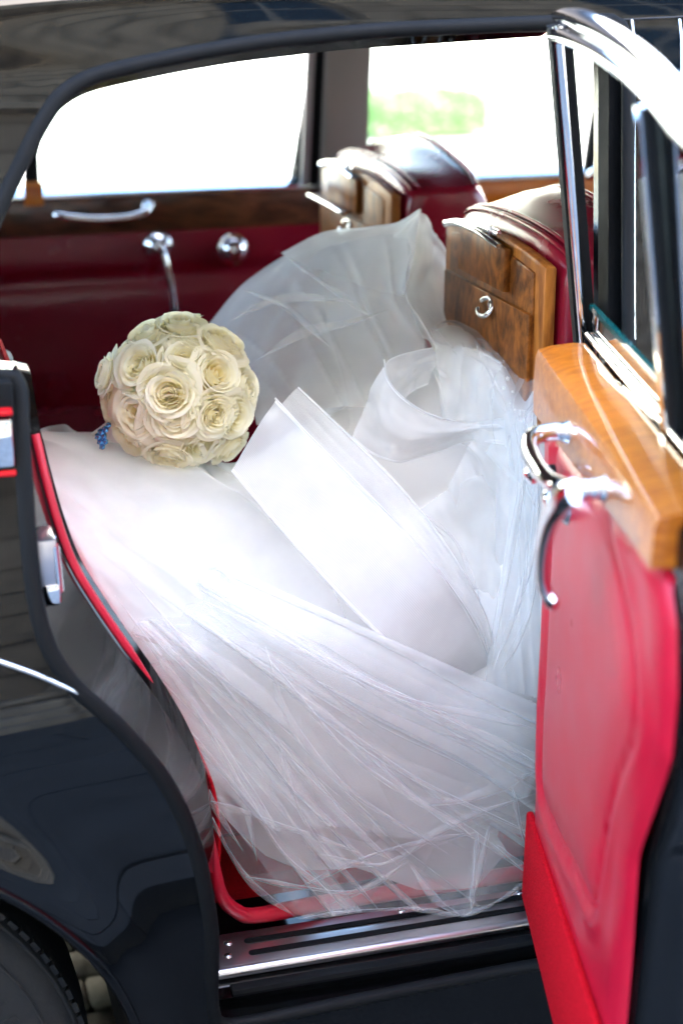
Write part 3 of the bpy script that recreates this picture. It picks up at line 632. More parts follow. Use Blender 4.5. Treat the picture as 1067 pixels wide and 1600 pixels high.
# wall cut into strips round the window openings
zs = [.45]; blocks = []
for z0 in (1.5, 4.6, 7.7):
    zs += [z0, z0+wh_]
zs.append(10.6)
for zi in range(len(zs)-1):
    z0, z1 = zs[zi], zs[zi+1]
    if zi % 2 == 0: blocks.append(slab_data([(-12, BY, z0), (12, BY, z0), (12, BY, z1), (-12, BY, z1)], (0, -.5, 0)))
    else:
        xe = [-12]
        for k in range(7): xe += [-9.5+k*3.1-ww/2, -9.5+k*3.1+ww/2]
        xe.append(12)
        for q in range(0, len(xe), 2): blocks.append(slab_data([(xe[q], BY, z0), (xe[q+1], BY, z0), (xe[q+1], BY, z1), (xe[q], BY, z1)], (0, -.5, 0)))
mesh('wall', *join(*blocks), M['facade'], bl, False)
for x, z in WN:
    wf = box('window', (x, BY-.22, z+wh_/2), (ww, .06, wh_), M['winframe'], bl, bevel=.01)
    for sx in (-1, 1):
        for sz in (-1, 1): box('pane', (x+sx*.275, BY-.186, z+wh_/2+sz*.51), (.49, .012, .96), M['winblue'], wf, bevel=0)
    box('sill', (x, BY+.06, z-.08), (ww+.4, .26, .14), M['facade2'], bl, bevel=.02)
    box('lintel', (x, BY+.05, z+wh_+.14), (ww+.5, .22, .26), M['facade2'], bl, bevel=.03)
for k in range(8):
    x = -11.05+k*3.1
    pcol = lathe('column', [(.30, .45), (.34, .5), (.34, .62), (.27, .68), (.27, 2.5), (.25, 3.4), (.24, 3.65), (.30, 3.75), (.36, 3.9), (.36, 4.04)], (x, BY+.30, 0), (0, 0, 1), M['facade2'], bl, 24)
for z, h, d in ((4.05, .28, .6), (7.1, .25, .35), (10.3, .5, .7)):
    box('cornice', (0, BY+d/2-.1, z+h/2), (24.4, d, h), M['facade2'], bl, bevel=.05)
for k in range(4):
    box('step', (0, BY+.75-.32*k+.35, .10+.055+.11*k), (24, .66, .12), M['facade2'], bl, bevel=.02)
# sunlit far side: pale wall, low clipped hedge
fwall = thing('pale_wall', 'long pale sunlit building front across the street', 'wall', (0, 27, 0))
box('wall', (0, 27, 4.5), (70, .6, 9), M['wallpale'], fwall, bevel=.02)
for k in range(14):
    wf = box('window', (-26+k*4, 26.68, 3.4), (1.3, .08, 2.0), M['winframe'], fwall, bevel=.01); box('pane', (-26+k*4, 26.63, 3.4), (1.1, .03, 1.8), M['winblue'], wf, bevel=0)
box('plinth', (0, 26.62, .35), (70, .2, .7), M['facade2'], fwall, bevel=.02)
M['leaf'] = mat('hedge_leaf', (.075, .16, .05), .5, 0, .4, Transmission_Weight=0)
a0, a1 = PZ(574, 219, 0), PZ(781, 219, 0)
hg = thing('low_hedge', 'low clipped green hedge in the sunlit street beyond the car', 'hedge', tuple((a0+a1)/2))
hx0, hx1, hy = a0[0], a1[0], (a0[1]+a1[1])/2
V, f = [], []
for k in range(9000):
    x, y, z = rng.uniform(hx0, hx1), rng.uniform(hy, hy+.9), rng.uniform(.03, .35)
    if min(x-hx0, hx1-x, y-hy, hy+.9-y, .35-z) > .07: continue
    c = A([x, y, z])+rng.normal(0, .012, 3); a = rng.normal(0, 1, 3); a /= np.linalg.norm(a); b = np.cross(a, rng.normal(0, 1, 3)); b /= np.linalg.norm(b)
    s_ = rng.uniform(.022, .038); n = len(V); V += [c-a*s_, c+b*s_*.5, c+a*s_, c-b*s_*.5]; f.append((n, n+1, n+2, n+3))
fo = mesh('foliage', V, f, M['leaf'], hg, False); fo['kind'] = 'stuff'
box('hedge_core', ((hx0+hx1)/2, hy+.45, .165), (hx1-hx0-.12, .78, .29), M['leaf'], hg, bevel=.02)
# ------------------------------------------------------------------ bridal gown heaped in the doorway
def cloth(name, base, cover, trans=.35, weave=0, rough=.9):
    """woven net or organza: cover = share of the area the threads fill, seen straight on; threads close up at a slant"""
    m = bpy.data.materials.new(name); m.use_nodes = True; t = m.node_tree; t.nodes.remove(P_(m)); out = t.nodes['Material Output']
    df = nd(m, 'ShaderNodeBsdfDiffuse'); df.inputs[0].default_value = (*base, 1); tl = nd(m, 'ShaderNodeBsdfTranslucent'); tl.inputs[0].default_value = (*base, 1)
    mx = nd(m, 'ShaderNodeMixShader'); mx.inputs[0].default_value = trans; lk(m, df.outputs[0], mx.inputs[1]); lk(m, tl.outputs[0], mx.inputs[2])
    sh = mx.outputs[0]
    if cover < 1:
        tr = nd(m, 'ShaderNodeBsdfTransparent'); ge = nd(m, 'ShaderNodeNewGeometry')
        dt = nd(m, 'ShaderNodeVectorMath', operation='DOT_PRODUCT'); lk(m, ge.outputs['Incoming'], dt.inputs[0]); lk(m, ge.outputs['Normal'], dt.inputs[1])
        ab = nd(m, 'ShaderNodeMath', operation='ABSOLUTE'); lk(m, dt.outputs['Value'], ab.inputs[0])
        mxm = nd(m, 'ShaderNodeMath', operation='MAXIMUM'); lk(m, ab.outputs[0], mxm.inputs[0]); mxm.inputs[1].default_value = .22
        dv = nd(m, 'ShaderNodeMath', operation='DIVIDE'); dv.inputs[0].default_value = 1; lk(m, mxm.outputs[0], dv.inputs[1])
        pw = nd(m, 'ShaderNodeMath', operation='POWER'); lk(m, dv.outputs[0], pw.inputs[1])
        v = objco(m); nz = noise(m, v, 18, 3); mr = nd(m, 'ShaderNodeMapRange'); mr.inputs[3].default_value = 1-cover*.82; mr.inputs[4].default_value = 1-min(.98, cover*1.18); lk(m, nz, mr.inputs[0]); thin = mr.outputs[0]
        if weave:                                          # parallel stiff yarns and a closed selvedge, along the strip
            at = nd(m, 'ShaderNodeAttribute'); at.attribute_name = 'guv'; sx = nd(m, 'ShaderNodeSeparateXYZ'); lk(m, at.outputs['Vector'], sx.inputs[0]); c_ = sx.outputs[abs(weave)-1]
            k1 = nd(m, 'ShaderNodeMath', operation='MULTIPLY'); lk(m, c_, k1.inputs[0]); k1.inputs[1].default_value = 330
            k2 = nd(m, 'ShaderNodeMath', operation='SINE'); lk(m, k1.outputs[0], k2.inputs[0])
            k3 = nd(m, 'ShaderNodeMath', operation='MULTIPLY_ADD'); lk(m, k2.outputs[0], k3.inputs[0]); k3.inputs[1].default_value = .16; k3.inputs[2].default_value = 1
            e1 = nd(m, 'ShaderNodeMath', operation='SUBTRACT'); lk(m, c_, e1.inputs[0]); e1.inputs[1].default_value = .5
            e2 = nd(m, 'ShaderNodeMath', operation='ABSOLUTE'); lk(m, e1.outputs[0], e2.inputs[0])
            e3 = nd(m, 'ShaderNodeMath', operation='LESS_THAN'); lk(m, e2.outputs[0], e3.inputs[0]); e3.inputs[1].default_value = .465
            k4 = nd(m, 'ShaderNodeMath', operation='MULTIPLY'); lk(m, k3.outputs[0], k4.inputs[0]); lk(m, thin, k4.inputs[1])
            k5 = nd(m, 'ShaderNodeMath', operation='MULTIPLY'); lk(m, k4.outputs[0], k5.inputs[0]); lk(m, e3.outputs[0], k5.inputs[1])
            k6 = nd(m, 'ShaderNodeMath', operation='MAXIMUM'); lk(m, k5.outputs[0], k6.inputs[0]); k6.inputs[1].default_value = .02; thin = k6.outputs[0]
        lk(m, thin, pw.inputs[0])
        sb_ = nd(m, 'ShaderNodeMath', operation='SUBTRACT'); sb_.inputs[0].default_value = 1; lk(m, pw.outputs[0], sb_.inputs[1])
        fin = nd(m, 'ShaderNodeMixShader'); lk(m, sb_.outputs[0], fin.inputs[0]); lk(m, tr.outputs[0], fin.inputs[1]); lk(m, sh, fin.inputs[2]); sh = fin.outputs[0]
    lk(m, sh, out.inputs[0]); return m
M['satin'] = cloth('white_satin', (.84, .85, .83), 1, .15)
M['tulle'] = cloth('white_tulle', (.88, .90, .89), .31, .4)
M['tulle_fine'] = cloth('fine_tulle', (.88, .90, .89), .13, .4)
M['organza'] = cloth('white_organza', (.87, .88, .86), .42, .4)
M['tulle_edge'] = cloth('doubled_tulle', (.89, .91, .9), .20, .4)
M['band'] = cloth('horsehair_band', (.87, .89, .88), .60, .35)
M['band_v'] = cloth('horsehair_braid', (.82, .84, .835), .58, .35, 2)
M['band_u'] = cloth('horsehair_braid_curl', (.82, .84, .835), .58, .35, 1)
M['org_v'] = cloth('sheer_braid', (.87, .89, .88), .40, .35, 2)
gown = thing('wedding_gown', 'white tulle wedding gown heaped across the seat and spilling over the sill', 'gown', (.48, 1.86, .42))
def perlin1(n_knots, x, seed):
    r = np.random.RandomState(seed); k = r.uniform(-1, 1, n_knots+4); x = np.clip(x, 0, 1)*n_knots; i = x.astype(int); f = x-i; f = f*f*(3-2*f); return k[i]*(1-f)+k[i+1]*f
def noise2(u, v, ku, kv, seed):
    r = np.random.RandomState(seed); K_ = r.uniform(-1, 1, (ku+3, kv+3)); x = np.clip(u, 0, 1)*ku; y = np.clip(v, 0, 1)*kv; i, j = x.astype(int), y.astype(int)
    f, g_ = x-i, y-j; f = f*f*(3-2*f); g_ = g_*g_*(3-2*g_)
    return (K_[i, j]*(1-f)+K_[i+1, j]*f)*(1-g_)+(K_[i, j+1]*(1-f)+K_[i+1, j+1]*f)*g_
SILLZ = .4125
def px3(px, py, Y):
    """pixel and depth -> point, never below the tread plate"""
    p = PY(px, py, Y)
    if p[2] < SILLZ: p = PZ(px, py, SILLZ)
    return p
def px3a(g):
    sh = g.shape; g = g.reshape(-1, 3); d = fw[None]+((g[:, 0]-533.5)/F)[:, None]*rt-((g[:, 1]-800)/F)[:, None]*up
    p = CAM+d*(g[:, 2]/d[:, 1])[:, None]; low = p[:, 2] < SILLZ
    q = CAM+d*((SILLZ-CAMH)/d[:, 2])[:, None]; p[low] = q[low]; return p.reshape(sh)
def normals(Pg):
    du = np.gradient(Pg, axis=0); dv = np.gradient(Pg, axis=1); n = np.cross(du, dv); n /= np.linalg.norm(n, axis=2)[..., None]+1e-9
    s_ = np.sign((n*(CAM-Pg)).sum(2)); s_[s_ == 0] = 1; return n*s_[..., None]
def shell(name, ctrl, nu, nv, m_, folds=None, seed=0, label=None, lift=0):
    """ctrl: rows of (px, py, depth) -> smooth sheet in space, folds(u, v) displaces it along its normal (metres)"""
    Pg = loft(px3a(A(ctrl, float)), nu, nv)
    u, v = np.meshgrid(np.linspace(0, 1, nu), np.linspace(0, 1, nv), indexing='ij')
    if folds is not None or lift:
        n = normals(Pg); h = (folds(u, v) if folds else 0)+lift; Pg = Pg+n*np.asarray(h)[..., None]
    Pg[..., 2] = np.maximum(Pg[..., 2], SILLZ)
    o = sheet(name, Pg, m_, gown)
    if label: o['label'] = label
    return o
def ridges(w, k, seed, sharp=.55):
    """sharp-topped pleats along w (0..1), about k of them, uneven spacing"""
    r = np.random.RandomState(seed); kn = np.r_[0, np.cumsum(r.uniform(.4, 1.7, k))]; kn /= kn[-1]
    ph = np.interp(w, kn, np.arange(k+1)); a = np.interp(np.clip(ph.astype(int), 0, k-1), np.arange(k), r.uniform(.35, 1, k))
    return (1-np.abs(np.sin(ph*math.pi))**sharp)*1.0*a
# opaque under-layers
base_rows = [
 [(62, 702, 2.12), (200, 712, 2.14), (345, 715, 2.12), (470, 650, 2.12), (590, 585, 2.12), (720, 540, 2.02), (842, 612, 1.86)],
 [(72, 748, 2.00), (210, 765, 1.98), (350, 775, 1.97), (480, 745, 1.98), (610, 700, 2.00), (730, 670, 1.95), (843, 705, 1.81)],
 [(90, 815, 1.88), (222, 850, 1.87), (362, 870, 1.87), (490, 860, 1.88), (620, 830, 1.90), (740, 810, 1.88), (843, 820, 1.78)],
 [(125, 912, 1.80), (242, 950, 1.79), (380, 972, 1.81), (500, 972, 1.83), (630, 952, 1.85), (750, 932, 1.83), (843, 940, 1.765)],
 [(185, 1025, 1.765), (285, 1062, 1.77), (400, 1082, 1.78), (520, 1090, 1.79), (640, 1080, 1.80), (755, 1060, 1.79), (842, 1060, 1.765)],
 [(265, 1135, 1.765), (335, 1150, 1.765), (430, 1170, 1.77), (540, 1180, 1.775), (650, 1185, 1.775), (760, 1175, 1.77), (840, 1165, 1.765)],
 [(300, 1165, 1.775), (380, 1190, 1.78), (470, 1180, 1.78), (560, 1235, 1.78), (660, 1215, 1.785), (765, 1250, 1.78), (838, 1205, 1.775)]]
def f_under(u, v):
    w = np.clip(.55*v+.45*u, 0, 1)
    return .008*noise2(u, v, 5, 6, 3)+.004*noise2(u, v, 10, 11, 4)-.012
shell('underskirt', base_rows, 120, 120, M['satin'], f_under, label='opaque white satin underskirt')
shell('underskirt', [[(500, 1180, 1.77), (600, 1190, 1.77), (760, 1190, 1.77)], [(505, 1290, 1.755), (610, 1300, 1.755), (755, 1300, 1.755)], [(560, 1345, 1.745), (640, 1384, 1.74), (738, 1388, 1.735)]], 30, 30, M['organza'], lambda u, v: .004*ridges(v, 6, 31))
for sd, rows in ((33, [[(250, 1100, 1.775), (420, 1120, 1.785), (600, 1140, 1.79), (840, 1120, 1.775)], [(320, 1200, 1.772), (450, 1210, 1.775), (620, 1230, 1.778), (838, 1200, 1.77)], [(335, 1212, 1.768), (460, 1212, 1.768), (610, 1300, 1.768), (834, 1268, 1.762)]]),
                 (35, [[(240, 1090, 1.765), (420, 1110, 1.775), (600, 1130, 1.778), (840, 1110, 1.765)], [(310, 1190, 1.762), (450, 1200, 1.765), (620, 1200, 1.768), (838, 1190, 1.76)], [(325, 1205, 1.76), (480, 1240, 1.76), (640, 1262, 1.76), (832, 1300, 1.756)]])):
    shell('tulle_layer', rows, 30, 60, M['organza'], lambda u, v: .004*noise2(u, v, 3, 8, sd))
# --- sweeping tulle layers, fanning from the left of the doorway
PVX, PVY = -60., 700.
yk = [640, 690, 740, 800, 900, 1000, 1100, 1200, 1300, 1400, 1445]; Yk = [2.15, 2.08, 1.97, 1.87, 1.785, 1.752, 1.742, 1.736, 1.728, 1.718, 1.70]
def fan(name, hem, th0, th1, r0, seed, k, wfold, off, m_, nr=60, bend=0.):
    """net gathered at the pivot: flat panels joined by narrow fold-backs (three thicknesses) that taper along the sweep"""
    hem = A(hem, float); ht = np.degrees(np.arctan2(hem[:, 1]-PVY, hem[:, 0]-PVX)); hr = np.hypot(hem[:, 0]-PVX, hem[:, 1]-PVY)
    o_ = np.argsort(ht); ht, hr = ht[o_], hr[o_]; r_ = np.random.RandomState(seed)
    kn = np.r_[0, np.cumsum(r_.uniform(.3, 1.9, k))]; kn = th0+(th1-th0)*kn/kn[-1]; rr = np.linspace(0, 1, nr); cols = []
    drift = [1.6*perlin1(3, rr, seed*7+j)*np.sin(rr*math.pi)+bend*np.sin(rr*math.pi) for j in range(k+1)]
    drift[0] *= 0; drift[-1] *= 0
    for j in range(k):
        a, b_ = kn[j]+drift[j], kn[j+1]+drift[j+1]
        w_ = wfold*r_.uniform(.3, 1.5)*np.clip(.55+perlin1(4, rr, seed*13+j), 0, 1.4)*np.clip(rr*4, 0, 1)
        np_ = 7; lift = r_.uniform(.001, .005)
        for q in range(np_):
            f = q/(np_-1); cols.append((a*(1-f)+b_*f, off+lift*math.sin(f*math.pi)*np.ones(nr)+.004*f))
        if j < k-1:
            for f in (.5, 1.): cols.append((b_-w_*f*57.3/np.maximum(60, rr*600), off+.004*(1-f)*np.ones(nr)))
            drift[j+1] = drift[j+1]-w_*57.3/np.maximum(60, rr*600)
    G = []
    for th, dd in cols:
        Rm = np.interp(th, ht, hr); rad = r0+(Rm-r0)*rr; X_ = PVX+rad*np.cos(np.radians(th)); Y_ = PVY+rad*np.sin(np.radians(th))
        aa = np.clip((th-th0)/(th1-th0), 0, 1)
        G.append(np.stack([X_, Y_, np.interp(Y_, yk, Yk)-dd+.15*np.clip(1-rr*2.5, 0, 1)**1.1-.016*noise2(aa, rr, 4, 4, 777)], 1))
    return sheet(name, px3a(A(G)), m_, gown)
hemA = [(842, 1000), (840, 1130), (838, 1250), (834, 1330), (806, 1395), (760, 1418), (728, 1434), (640, 1420), (560, 1424), (470, 1437), (418, 1398), (382, 1368), (368, 1320), (318, 1252), (260, 1168), (215, 1095)]
hemB = [(842, 1000), (838, 1180), (832, 1310), (792, 1330), (765, 1290), (742, 1388), (650, 1390), (560, 1355), (470, 1360), (400, 1330), (345, 1270), (262, 1165), (215, 1092)]
hemC = [(842, 1000), (838, 1150), (830, 1240), (740, 1290), (640, 1310), (520, 1290), (430, 1300), (360, 1245), (262, 1160), (215, 1090)]
fan('tulle_layer', hemC, 25, 55.5, 150, 13, 12, 12, .000, M['tulle'])
fan('tulle_layer', [(842, 1010), (838, 1150), (760, 1230), (640, 1240), (500, 1230), (400, 1230), (320, 1220), (250, 1150), (215, 1090)], 26, 54.5, 170, 15, 9, 15, .012, M['tulle'], bend=1.5)
fan('tulle_layer', hemB, 24, 56, 140, 12, 10, 14, .024, M['tulle'])
fan('tulle_layer', hemA, 27, 56.3, 160, 11, 8, 16, .036, M['tulle_fine'])
fan('tulle_layer', hemC, 29, 55, 190, 14, 7, 18, .048, M['tulle_fine'])
# flat creased hem pieces lying over the sill
def leafsheet(pts, Ys, m_, seed, n=14):
    """folded triangle/quad of net: corners in pixels with depths"""
    c = A([px3(x, y, Y) for (x, y), Y in zip(pts, Ys)])
    if len(c) == 3: c = A([c[0], c[1], c[2], (c[0]+c[2])/2])
    u, v = np.meshgrid(np.linspace(0, 1, n), np.linspace(0, 1, n), indexing='ij')
    Pg = ((1-u)*(1-v))[..., None]*c[0]+(u*(1-v))[..., None]*c[1]+(u*v)[..., None]*c[2]+((1-u)*v)[..., None]*c[3]
    Pg = Pg+normals(Pg)*(.006*np.sin(u*math.pi)*np.sin(v*math.pi)+.003*noise2(u, v, 3, 3, seed)*np.sin(u*math.pi)*np.sin(v*math.pi))[..., None]
    Pg[..., 2] = np.maximum(Pg[..., 2], SILLZ+.001*(seed % 4)); return sheet('tulle_fold', Pg, m_, gown)
pieces = [
 ([(312, 1242), (470, 1300), (465, 1432), (384, 1368)], (1.738, 1.730, 1.706, 1.722)),
 ([(384, 1368), (560, 1345), (735, 1385), (468, 1434)], (1.722, 1.725, 1.70, 1.705)),
 ([(465, 1434), (600, 1380), (650, 1322), (560, 1424)], (1.70, 1.715, 1.72, 1.70)),
 ([(600, 1352), (745, 1300), (828, 1318), (725, 1433)], (1.715, 1.72, 1.715, 1.69)),
 ([(725, 1433), (742, 1290), (836, 1250), (806, 1396)], (1.69, 1.722, 1.725, 1.70)),
 ([(770, 1350), (760, 1268), (838, 1240), (832, 1372)], (1.715, 1.73, 1.735, 1.712)),
 ([(470, 1120), (560, 1245), (640, 1372), (505, 1330)], (1.738, 1.725, 1.712, 1.72)),
 ([(330, 1180), (420, 1300), (510, 1432), (376, 1330)], (1.735, 1.722, 1.70, 1.72)),
 ([(560, 1160), (836, 1265), (700, 1330), (620, 1280)], (1.738, 1.725, 1.715, 1.722)),
 ([(440, 1210), (520, 1200), (560, 1330), (430, 1400)], (1.735, 1.735, 1.715, 1.708)),
 ([(300, 1235), (350, 1150), (505, 1400), (400, 1330)], (1.738, 1.738, 1.706, 1.72)),
 ([(640, 1290), (800, 1180), (838, 1190), (770, 1345)], (1.72, 1.738, 1.738, 1.712))]
def crease(pts, w_, off=.053, m_='tulle_edge'):
    """a fold line: narrow doubled ribbon of net standing proud of the layers"""
    P = crom(A(pts, float), 40) if len(pts) > 2 else crom(A(pts, float), 12); t_ = np.gradient(P, axis=0); nn = np.stack([-t_[:, 1], t_[:, 0]], 1); nn /= np.linalg.norm(nn, axis=1)[:, None]
    f = np.linspace(0, 1, len(P)); wd = w_*np.clip(np.minimum(f, 1-f)*6, .12, 1)*(1+.35*np.sin(f*9+w_))
    G = []
    for q, dy in ((-.5, 0), (0, .004), (.5, 0)):
        X = P+nn*(wd*q)[:, None]; G.append(np.concatenate([X, (np.interp(X[:, 1], yk, Yk)-off-dy)[:, None]], 1))
    return sheet('tulle_fold', px3a(A(G)), M[m_], gown)
for pts_, w_ in [([(118, 930), (160, 1005), (215, 1088), (262, 1162), (311, 1246)], 5), ([(311, 1243), (384, 1370), (466, 1436)], 5), ([(466, 1436), (560, 1424), (650, 1421), (722, 1433)], 4), ([(722, 1433), (775, 1410), (832, 1372)], 4), ([(384, 1370), (470, 1386), (560, 1392), (640, 1345)], 4), ([(325, 1250), (400, 1275), (470, 1300), (560, 1332)], 4),
    ([(415, 1010), (450, 1120), (540, 1230), (700, 1335)], 6), ([(420, 1030), (560, 1190), (735, 1300), (830, 1370)], 5), ([(540, 1150), (640, 1240), (740, 1310)], 7), ([(300, 1100), (370, 1220), (402, 1345)], 5), ([(430, 1150), (480, 1290), (592, 1422)], 4), ([(640, 1350), (680, 1405), (722, 1432)], 6), ([(746, 1300), (736, 1425)], 4), ([(764, 1290), (742, 1395)], 5),
    ([(800, 1230), (815, 1300), (835, 1335)], 4), ([(775, 1320), (805, 1345), (832, 1366)], 5), ([(250, 930), (420, 1050), (620, 1200), (834, 1305)], 6), ([(300, 930), (520, 1040), (700, 1120), (838, 1192)], 7), ([(350, 950), (600, 1080), (760, 1120), (838, 1140)], 5), ([(180, 930), (330, 1140), (432, 1292)], 6), ([(200, 900), (400, 1130), (560, 1300), (622, 1352)], 5), ([(160, 940), (250, 1090), (330, 1250), (380, 1330)], 5),
    ([(370, 1215), (440, 1330), (520, 1400)], 4), ([(500, 1335), (600, 1350), (700, 1290), (836, 1240)], 5), ([(470, 1385), (600, 1330), (745, 1300)], 4), ([(640, 1250), (720, 1250), (838, 1205)], 8)]: crease(pts_, w_*1.7)
for k_, (p, Y_) in enumerate(pieces):
    if k_ not in (7, 9, 10, 5): leafsheet(p, [y_-.03 if y_ > 1.715 else y_ for y_ in Y_], M['tulle_fine'], 40+k_)
# --- upper sheets
def soft(a1, a2, sd): return lambda u, v: a1*noise2(u, v, 4, 4, sd)+a2*noise2(u, v, 9, 9, sd+1)
# big translucent dome behind the bouquet
dome = [
 [(322, 505, 2.30), (375, 440, 2.32), (440, 395, 2.33), (505, 364, 2.32), (570, 357, 2.28), (620, 350, 2.24), (656, 327, 2.20)],
 [(335, 520, 2.24), (390, 470, 2.24), (450, 440, 2.23), (510, 420, 2.21), (565, 412, 2.19), (610, 405, 2.17), (645, 398, 2.15)],
 [(360, 560, 2.18), (415, 530, 2.16), (470, 505, 2.15), (520, 490, 2.14), (565, 480, 2.13), (605, 470, 2.12), (636, 462, 2.10)],
 [(385, 610, 2.12), (435, 590, 2.10), (485, 575, 2.09), (530, 562, 2.09), (575, 552, 2.08), (620, 545, 2.07), (662, 535, 2.06)],
 [(400, 660, 2.06), (450, 650, 2.05), (500, 640, 2.05), (545, 640, 2.04), (585, 635, 2.04), (625, 620, 2.03), (668, 590, 2.02)]]
def f_dome(u, v): return .010*noise2(u, v, 3, 4, 60)+.006*ridges(np.clip(.75*v+.4*(1-u)*.6, 0, 1), 9, 61, .7)*np.clip(u*2, 0, 1)
shell('tulle_layer', dome, 70, 80, M['tulle'], f_dome, label='raised dome of sheer organza behind the bouquet')
shell('tulle_layer', [[(x+8, y+16, Y+.05) for x, y, Y in r_] for r_ in dome], 60, 70, M['tulle'], lambda u, v: .02*noise2(u, v, 4, 5, 64)+.010*ridges(np.clip(.5*v+.5*u, 0, 1), 12, 65, .7))
shell('tulle_layer', [[(460, 430, 2.36), (500, 425, 2.36), (540, 425, 2.36), (590, 430, 2.34), (640, 430, 2.3)], [(470, 540, 2.28), (500, 535, 2.28), (540, 530, 2.28), (590, 520, 2.26), (640, 500, 2.22)], [(430, 655, 2.16), (465, 640, 2.16), (510, 630, 2.16), (580, 620, 2.15), (650, 590, 2.13)]], 60, 70, M['tulle'], lambda u, v: .02*noise2(u, v, 4, 5, 66)+.012*ridges(np.clip(.6*v+.4*u, 0, 1), 8, 67, .6))
# stiff band along the dome's edge, ending in the pointed tip
shell('hem_band', [[(440, 397, 2.315), (505, 366, 2.305), (570, 359, 2.265), (620, 352, 2.225), (657, 326, 2.185)], [(470, 418, 2.25), (525, 410, 2.24), (575, 398, 2.215), (618, 380, 2.19), (653, 345, 2.17)], [(520, 432, 2.205), (555, 440, 2.185), (590, 440, 2.165), (618, 452, 2.14), (634, 462, 2.095)]], 30, 40, M['organza'], soft(.003, .001, 70), label='stiff band rising to a pointed tip')
# right-hand grey lobe behind the tip
lobe = [[(656, 327, 2.19), (664, 340, 2.21), (674, 355, 2.23), (682, 366, 2.25)], [(645, 400, 2.15), (668, 398, 2.20), (690, 398, 2.23), (704, 408, 2.25)], [(636, 460, 2.10), (664, 460, 2.16), (694, 462, 2.20), (717, 465, 2.22)], [(655, 505, 2.06), (678, 508, 2.12), (702, 512, 2.16), (724, 520, 2.18)], [(682, 545, 2.03), (695, 550, 2.08), (712, 556, 2.12), (728, 562, 2.14)]]
shell('hem_band', lobe, 40, 26, M['organza'], soft(.004, .002, 74), label='grey shaded back of the pointed band')
shell('tulle_layer', [[(x-4, y+10, Y+.03) for x, y, Y in r_] for r_ in lobe], 30, 20, M['tulle'], soft(.008, .004, 76))
# sheet running from the tip down to the curl
shell('tulle_layer', [[(634, 462, 2.09), (575, 452, 2.12), (505, 425, 2.16)], [(662, 505, 2.05), (595, 520, 2.07), (512, 505, 2.11)], [(682, 545, 2.02), (618, 575, 2.03), (535, 585, 2.06)], [(640, 600, 2.0), (595, 640, 2.0), (545, 655, 2.01)], [(600, 680, 1.96), (570, 700, 1.96), (540, 705, 1.97)]], 50, 30, M['tulle_fine'], soft(.006, .003, 78))
# curl: inner side, then the front flare
shell('hem_band', [[(676, 543, 2.00), (640, 549, 2.00), (612, 560, 1.985), (598, 576, 1.965), (594, 592, 1.95)], [(682, 562, 2.005), (650, 575, 2.005), (630, 590, 1.99), (612, 606, 1.97), (600, 622, 1.955)], [(668, 600, 2.01), (648, 610, 2.01), (634, 622, 1.995), (618, 640, 1.975), (604, 655, 1.96)]], 50, 40, M['band_u'], soft(.003, .001, 80), label='curled-over inner side of the hem band')
shell('hem_band', [[(597, 572, 1.945), (606, 592, 1.92), (626, 618, 1.90), (660, 642, 1.89), (700, 656, 1.885), (745, 661, 1.89), (800, 655, 1.875)], [(580, 610, 1.94), (594, 632, 1.91), (616, 655, 1.89), (652, 672, 1.88), (695, 675, 1.88), (742, 670, 1.885), (795, 668, 1.87)], [(565, 648, 1.935), (585, 672, 1.91), (612, 690, 1.89), (646, 697, 1.885), (690, 690, 1.885), (738, 678, 1.89), (790, 682, 1.87)], [(550, 684, 1.93), (574, 706, 1.91), (604, 720, 1.895), (634, 722, 1.895), (682, 706, 1.895), (732, 688, 1.895), (788, 694, 1.87)]], 60, 80, M['band_u'], soft(.003, .001, 82), label='flaring white hem band curling over itself')
shell('hem_band', [[(742, 662, 1.885), (780, 656, 1.875), (815, 668, 1.84), (838, 690, 1.80)], [(735, 690, 1.89), (775, 720, 1.87), (812, 760, 1.83), (840, 800, 1.785)], [(728, 705, 1.895), (770, 790, 1.87), (805, 850, 1.83), (840, 905, 1.78)], [(700, 760, 1.9), (745, 860, 1.87), (790, 930, 1.83), (838, 1000, 1.77)]], 50, 50, M['band'], soft(.006, .003, 84), label='band turning down beside the door')
# the long double hem band crossing the heap
bandA = [[(362, 735, 1.90), (386, 694, 1.915), (408, 658, 1.925), (430, 622, 1.935)], [(415, 798, 1.855), (441, 757, 1.865), (468, 718, 1.87), (493, 690, 1.88)], [(470, 862, 1.825), (498, 822, 1.83), (528, 782, 1.835), (556, 752, 1.84)], [(535, 935, 1.795), (565, 895, 1.80), (597, 855, 1.805), (628, 826, 1.81)], [(605, 1005, 1.775), (635, 968, 1.78), (668, 928, 1.785), (695, 905, 1.79)], [(660, 1052, 1.763), (690, 1022, 1.767), (718, 992, 1.772), (742, 975, 1.778)], [(700, 1082, 1.757), (724, 1062, 1.758), (748, 1044, 1.76), (766, 1036, 1.762)]]
bandA = [[(x, y, Y-s_) for x, y, Y in r_] for r_, s_ in zip(bandA, (.040, .040, .040, .040, .036, .010, -.035))]
shell('hem_band', bandA, 90, 60, M['band_v'], lambda u, v: .005*noise2(u, v, 5, 1, 86)+.003*noise2(u, v, 9, 3, 87), label='broad white hem band lying diagonally across the gown')
